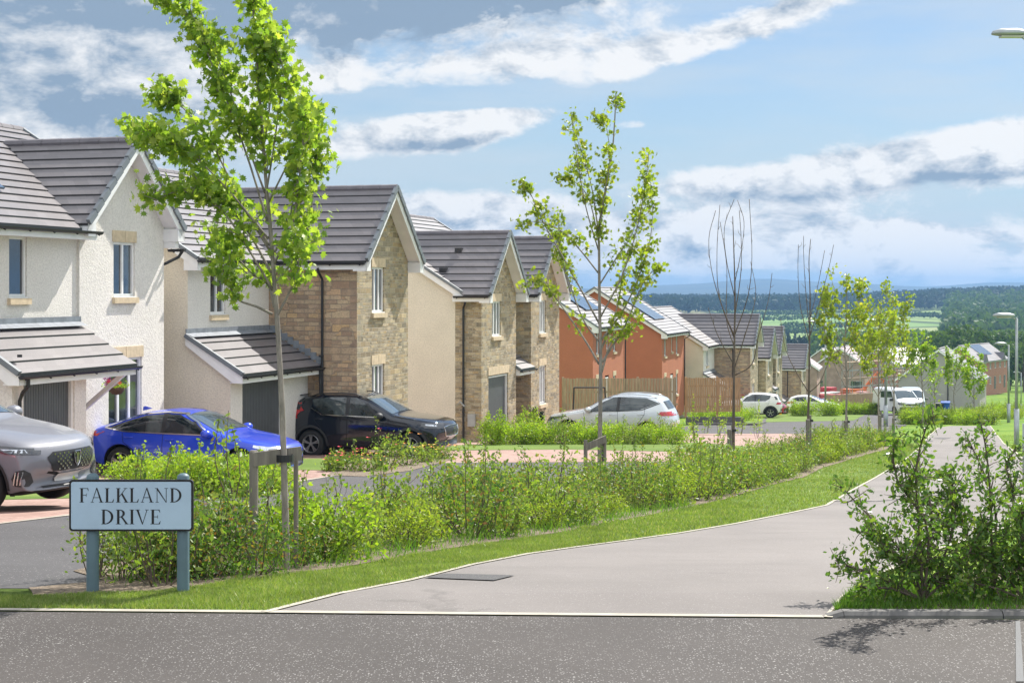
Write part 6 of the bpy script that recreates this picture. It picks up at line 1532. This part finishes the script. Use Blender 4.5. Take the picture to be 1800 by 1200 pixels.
GL['A'] = (.80, [[(.07, .03), (.11, .03), (.41, .97), (.37, 1.02)], [(.36, 1.02), (.43, 1.02), (.76, .03), (.63, .03)], [(.18, .32), (.60, .32), (.60, .36), (.18, .36)], [(0, 0), (.21, 0), (.21, .033), (0, .033)], [(.55, 0), (.84, 0), (.84, .033), (.55, .033)]])
GL['V'] = (.78, [[(.04, .97), (.17, .97), (.45, 0), (.39, -.02)], [(.39, -.02), (.43, .0), (.71, .97), (.67, .97)], [(-.03, .967), (.25, .967), (.25, 1), (-.03, 1)], [(.58, .967), (.80, .967), (.80, 1), (.58, 1)]])
GL['K'] = (.76, stem(.07)+[[(.19, .40), (.23, .38), (.65, .97), (.60, .97)], [(.33, .58), (.42, .66), (.76, .03), (.61, .03)], [(.50, .967), (.74, .967), (.74, 1), (.50, 1)], [(.52, 0), (.82, 0), (.82, .033), (.52, .033)]])
GL['N'] = (.86, [[(.12, .03), (.16, .03), (.16, .97), (.12, .97)], [(.72, .0), (.76, .0), (.76, .97), (.72, .97)], [(.07, .99), (.19, .99), (.76, .0), (.72, -.02)], [(.0, .967), (.19, .967), (.19, 1), (.0, 1)], [(.62, .967), (.86, .967), (.86, 1), (.62, 1)], [(.04, 0), (.25, 0), (.25, .033), (.04, .033)]])
GL['D'] = (.78, stem(.07)+bowl(.22, 0, 1, .53)+[[(.10, .955), (.24, .955), (.24, 1), (.10, 1)], [(.10, 0), (.24, 0), (.24, .045), (.10, .045)]])
GL['R'] = (.72, stem(.07)+bowl(.24, .47, 1, .32)+[[(.16, .955), (.26, .955), (.26, 1), (.16, 1)], [(.16, .47), (.26, .47), (.26, .515), (.16, .515)], [(.30, .50), (.42, .50), (.74, .03), (.60, .03)], [(.54, 0), (.79, 0), (.79, .033), (.54, .033)]])
sy2 = gp(165, 1041)[1]; s2 = F/sy2; sx2 = (234-900)/s2; sz = H(sy2)
sgn_ = thing('street_sign', 'street name sign on two grey posts in the grass at the lower left', 'street sign', (sx2, sy2, sz))
ZZ = lambda py: -(py-HOR)/s2-sz
M_post = plain('post_bluegrey', (.085, .14, .165), .5, .1, 4.); M_board = plain('sign_face', (.40, .52, .64), .35, .06, 2.5); M_bord = plain('sign_black', (.012, .012, .013), .4)
m = MB(); bw_, bh_ = 217/s2, 90/s2; zc = ZZ(886); rad = .022
def rrect(w_, h_, r_, z): 
    out = []
    for cx, cz, a0 in ((w_/2-r_, h_/2-r_, 0), (-w_/2+r_, h_/2-r_, 90), (-w_/2+r_, -h_/2+r_, 180), (w_/2-r_, -h_/2+r_, 270)):
        for k in range(6): a = R(a0+18*k); out.append((cx+r_*math.cos(a), z, zc+cz+r_*math.sin(a)))
    return out
m.prism(rrect(bw_, bh_, rad, -.052), (0, .022, 0)); bo = m.build('border', M_bord, sgn_)
m = MB(); m.prism(rrect(bw_-.026, bh_-.026, rad*.6, -.0545), (0, .01, 0)); bf_ = m.build('board', M_board, sgn_)
for px in (163, 322):
    m = MB(); X_ = (px-234)/s2; top_ = ZZ(834); m.lathe([(.039, -.4), (.039, top_-.012), (.034, top_-.002), (.02, top_+.008), (0, top_+.010)], (X_, 0, 0), 22); m.build('post', M_post, sgn_, True)
def word(tx, pyb, pyt, px0, px1):
    hh = ZZ(pyt)-ZZ(pyb); wid = sum(GL[c][0]+.13 for c in tx)-.13; k = ((px1-px0)/s2)/wid; x0_ = (px0-234)/s2; m = MB(); j = 0
    for c in tx:
        for pol in GL[c][1]:
            j += 1; m.prism([(x0_+a*k, -.0555-.00004*(j % 7), ZZ(pyb)+b*hh) for a, b in pol], (0, .002, 0))
        x0_ += (GL[c][0]+.13)*k
    m.build('lettering', M_bord, bf_)
word('FALKLAND', 880.5, 855.5, 144, 323); word('DRIVE', 918.5, 893, 182, 286)
# ------------------------------------------------------------------ lamp posts
def lamp(label, px, y, ztop_py, head=None, r0=.08, hd=-1, arm=.5, zb=None):
    x, y_, z = at(px, y); root = thing('street_lamp', label, 'street lamp', (x, y, z), 0, 'street lamps along the path'); hgt = -(ztop_py-HOR)*y/F-z; m = MB()
    m.tube([(0, 0, -.3), (0, 0, 1.1)], r0, 14); m.tube([(0, 0, 1.1), (0, 0, hgt)], [r0*.62, r0*.5], 12); m.build('column', M_galv, root, True)
    m = MB(); m.tube([(0, 0, hgt-.05), (hd*.12, 0, hgt+.02), (hd*arm, 0, hgt+.06)], .024, 8); m.build('arm', M_galv, root, True)
    m = MB(); c = hd*(arm+.3); prf = [(-.34, .0), (-.30, .05), (-.1, .085), (.18, .085), (.33, .045), (.36, .0)]; n = 12; vs = []; 
    for (a, rr) in prf:
        for k in range(n): th = 2*math.pi*k/n; zz = math.sin(th)*rr*(1.15 if math.sin(th) > 0 else .45); vs.append((c+hd*a, math.cos(th)*rr*1.6, hgt+.07+zz))
    m.add(vs, [(i*n+k, i*n+(k+1) % n, (i+1)*n+(k+1) % n, (i+1)*n+k) for i in range(5) for k in range(n)]); h_ = m.build('lamp_head', M_galv, root, True)
    m = MB(); m.box(min(c-.2, c+.2), max(c-.2, c+.2), -.085, .085, hgt+.005, hgt+.035); m.build('lens', mat('lamp_lens', (.5, .5, .42), .25), h_)
    return root
ly = 28.; lamp('nearest street lamp at the right edge, its head in the sky', 1806, ly, 67, r0=.085, arm=-.02, hd=-1)
lamp('tall grey lamp post just left of the nearest one', 1787, 49, 559, r0=.08, arm=.08)
lamp('lamp post standing right of the red brick terrace', 1773, 92, 606, r0=.10, arm=.15)
lamp('small distant lamp post between the taller ones at the right', 1795, 190, 655, r0=.10, arm=.3)
lamp('pale lamp column between the two maples before the van', 1557, 84, 566, r0=.12, arm=.5)
lamp('lamp post with a flat head left of the tallest yellow maple', 1451, 118, 567, r0=.12, arm=.8)
# ------------------------------------------------------------------ fences
def fence(label, pts, m_, ztop, h, pitch=.15, rails=(.25, .8, 1.4), base=None):
    a = Vector(pts[0]); b = Vector(pts[1]); d_ = (b-a); L_ = d_.length; ang = math.atan2(d_.y, d_.x); root = thing('wooden_fence', label, 'fence', (a.x, a.y, ztop-h), ang, 'wooden garden fences'); m = MB(); n = int(L_/pitch); rr = random.Random(2)
    for i in range(n): q = rr.uniform(-.015, .015); m.box(i*pitch+.008, i*pitch+pitch-.012, -.012+(i % 2)*.0, .008, 0 if not base else base, h+q)
    m.build('boards', m_, root); m = MB()
    for z in rails: m.box(0, L_, .009, .05, z, z+.09)
    m.build('rails', m_, root)
    k = int(L_/1.8)+1
    for i in range(k): m = MB(); X_ = min(L_-.05, i*1.8); m.box(X_-.05, X_+.05, .051, .14, -.3, h+.06); m.build('post', m_, root)
    if base: m = MB(); m.box(0, L_, -.03, .0, -.5, base-.01); m.build('gravel_board', M_kerb, root)
    return root
fy = 76.; fence('weathered wooden fence behind the pale silver SUV', [(fy*(990-900)/F, fy), (fy*(1193-900)/F, fy+.4)], M_wood1, -(665-HOR)*fy/F, 2.1)
fy = 88.; fence('newer orange-brown wooden fence left of the white SUV', [(fy*(1206-900)/F, fy), (fy*(1308-900)/F, fy+.5)], M_wood2, -(664-HOR)*fy/F, 1.9, .13, base=None)
m_ = MB(); fa = at(1206, 87.8); m_.box(0, 3.2, -.1, .1, -.4, .42); tag(m_.build('retaining_wall', M_kerb), 'low concrete wall under the newer wooden fence', 'wall').location = fa
fy = 150.; fence('distant brown fence left of the white van', [(fy*(1452-900)/F, fy), (fy*(1548-900)/F, fy+2)], M_wood1, -(694-HOR)*fy/F, 1.9, .2)
# metal frame by the weathered fence
g_ = thing('swing_frame', 'black metal garden frame before the weathered wooden fence', 'garden frame', at(1006, 62)); s6 = F/62
for (a, b) in (((0, 0), (3/s6*1., 62/s6)), ((62/s6, 0), (57/s6, 62/s6))):
    m = MB(); m.tube([(a[0], 0, a[1]), (b[0], 0, b[1]+.5)], .03, 7); m.build('leg', M_black, g_)
m = MB(); m.tube([(3/s6, 0, 62/s6+.5), (57/s6, 0, 62/s6+.5)], .03, 7); m.build('top_bar', M_black, g_)
m = MB(); m.tube([(0, 0, .6), (62/s6, 0, .6)], .03, 7); m.build('seat_bar', M_black, g_)
# hanging basket
by_ = 33.2; bx0 = by_*(205-900)/F; bz0 = -(694-HOR)*by_/F
hb = thing('hanging_basket', 'round hanging basket of purple and red flowers under the canopy of the white house', 'flower basket', (bx0, by_, bz0))
m = MB(); m.lathe([(0, -.0), (.10, .02), (.155, .09), (.175, .16), (.16, .16), (0, .14)], (0, 0, 0), 18); m.build('basket', plain('wicker', (.09, .055, .035), .85), hb, True)
P_ = [(rng.normal()*.11, rng.normal()*.11, .16+abs(rng.normal())*.06) for _ in range(260)]; leaves('foliage', P_, .028, 'oval', L_bright, hb)
for mm, n_, rx_ in ((M_pur, 26, -.05), (M_red, 8, .08)):
    m = MB()
    for _ in range(n_):
        c = Vector((rx_+rng.normal()*.10, rng.normal()*.1-.04, .22+abs(rng.normal())*.08)) if mm is M_pur else Vector((rng.normal()*.14+.02, rng.normal()*.08-.05, .22+rng.random()*.1))
        for k in range(6):
            b_ = k*1.047; e = Vector((math.cos(b_)*.04, -.012, math.sin(b_)*.04)); f_ = Vector((math.cos(b_+.7)*.04, 0, math.sin(b_+.7)*.04)); m.quad(c, c+e, c+(e+f_)*.6, c+f_)
    m.build('flowers', mm, hb, fix=False)
m = MB(); 
for a in (0, 2.1, 4.2): m.tube([(.16*math.cos(a), .16*math.sin(a), .16), (0, 0, .62)], .004, 4)
m.tube([(0, 0, .62), (0, .0, .74)], .006, 4); m.build('chain', M_black, hb)
# wheelie bins and small things in front of distant houses
def bin_(label, px, y, c, s_=1., z=None):
    x, y_, z0 = at(px, y, z); r_ = thing('wheelie_bin', label, 'bin', (x, y, z0), -.3); m = MB(); v = []
    for (w_, d_, z_) in ((.22, .24, 0.06), (.28, .34, .95)): v += [(-w_, -d_, z_), (w_, -d_, z_), (w_, d_, z_), (-w_, d_, z_)]
    m.add(v, [(0, 3, 2, 1), (4, 5, 6, 7), (0, 1, 5, 4), (1, 2, 6, 5), (2, 3, 7, 6), (3, 0, 4, 7)]); mm = plain('bin_'+label.split()[0], c, .5); m.build('body', mm, r_)
    m = MB(); m.prism([(-.3, -.38, .955), (.3, -.38, .955), (.3, .36, 1.02), (-.3, .36, 1.02)], (0, 0, .05)); m.build('lid', mm, r_)
    m = MB(); m.lathe([(.1, -.27), (.1, .27)], (0, .26, .1), 12, 'x'); m.build('wheels', M_black, r_); r_.scale = (s_,)*3; return r_
bin_('blue wheelie bin below the grey gable', 1662, 173, (.01, .08, .42), 1.6); bin_('dark wheelie bin left of the blue one', 1652, 173, (.02, .02, .025), 1.5)
pt = thing('plant_pot', 'black plant tub by the door of the narrow-gabled house', 'plant pot', at(1373, 121)); m = MB(); m.lathe([(0, 0), (.5, 0), (.62, .55), (.55, .55), (.5, .45), (0, .45)], (0, 0, 0), 16); m.build('pot', M_black, pt); leaves('foliage', [(rng.normal()*.25, rng.normal()*.25, .55+rng.random()*.15) for _ in range(80)], .09, 'oval', L_hedged, pt)
yb_ = thing('grit_bin', 'yellow grit bin beside the red hatchback', 'grit bin', at(1364, 118)); m = MB(); m.box(-.38, .38, -.3, .3, 0, .7); m.build('body', M_yel, yb_); m = MB(); m.prism([(-.42, -.34, .71), (.42, -.34, .71), (.42, .34, .9), (-.42, .34, .9)], (0, 0, .06)); m.build('lid', M_yel, yb_)
# machines of the building site, far off between the trees
def digger(label, px, y, c, rz):
    r_ = thing('excavator', label, 'excavator', at(px, y), rz, 'machines on the building site'); mm = plain('machine_'+label.split()[0], c, .5)
    for yy in (-1, 1): m = MB(); m.prism([(-1.6, yy-.25, .1), (1.6, yy-.25, .1), (1.9, yy-.25, .5), (1.6, yy-.25, .9), (-1.6, yy-.25, .9), (-1.9, yy-.25, .5)], (0, .5, 0)); m.build('track', M_clad, r_)
    m = MB(); m.box(-1.6, 1.3, -1.1, 1.1, .95, 2.0); m.build('body', mm, r_); m = MB(); m.box(.1, 1.3, .1, 1.05, 2.01, 3.0); m.build('cab', M_cglass, r_)
    m = MB(); m.bar((1.2, -.3, 1.8), (3.8, -.3, 4.2), .3, .4); m.bar((3.8, -.3, 4.2), (5.3, -.3, 1.9), .28, .35); m.build('boom', mm, r_); m = MB(); m.prism([(5.1, -.7, 1.9), (5.7, -.7, 1.4), (5.2, -.7, .8), (4.7, -.7, 1.2)], (0, .8, 0)); m.build('bucket', M_clad, r_)
digger('red excavator on the building site left of the van', 1448, 235, (.45, .03, .05), 2.6); digger('orange excavator on the building site behind the yellow maples', 1502, 225, (.55, .12, .02), .4)
for i, (px, y, lab, c) in enumerate(((1470, 215, 'red stack of wrapped blocks on the building site', (.42, .08, .09)), (1496, 205, 'brown stack of timber on the building site', (.32, .16, .08)), (1522, 212, 'pink stack of wrapped bricks on the building site', (.5, .28, .28)), (1458, 225, 'white site cabin beyond the farthest stone house', (.6, .6, .6)))):
    o = thing('material_stack', lab, 'stack', at(px, y), .3*i, 'stacks on the building site'); 
    for k in range(4): m = MB(); m.box(-2.2+1.1*k, -1.25+1.1*k, -.8, .8, .1, 1.5+.25*((k*i) % 3)); m.build('pallet_load', plain('stack_%d' % i if False else 'stack_colour_'+'abcd'[i], c, .8, .3, 1.), o)
# ------------------------------------------------------------------ air
m = MB(); m.box(-5600, 5600, -45, 7450, -75, 62); hz_ = m.build('haze', None or mat('haze_air'), None); tag(hz_, kind='stuff'); hm = hz_.data.materials[0]; ht = hm.node_tree; ht.nodes.clear()
pv = ht.nodes.new('ShaderNodeVolumePrincipled'); pv.inputs['Color'].default_value = (.24, .43, .72, 1); pv.inputs['Density'].default_value = 2.1e-4; pv.inputs['Anisotropy'].default_value = .35
oo = ht.nodes.new('ShaderNodeOutputMaterial'); ht.links.new(pv.outputs[0], oo.inputs['Volume'])
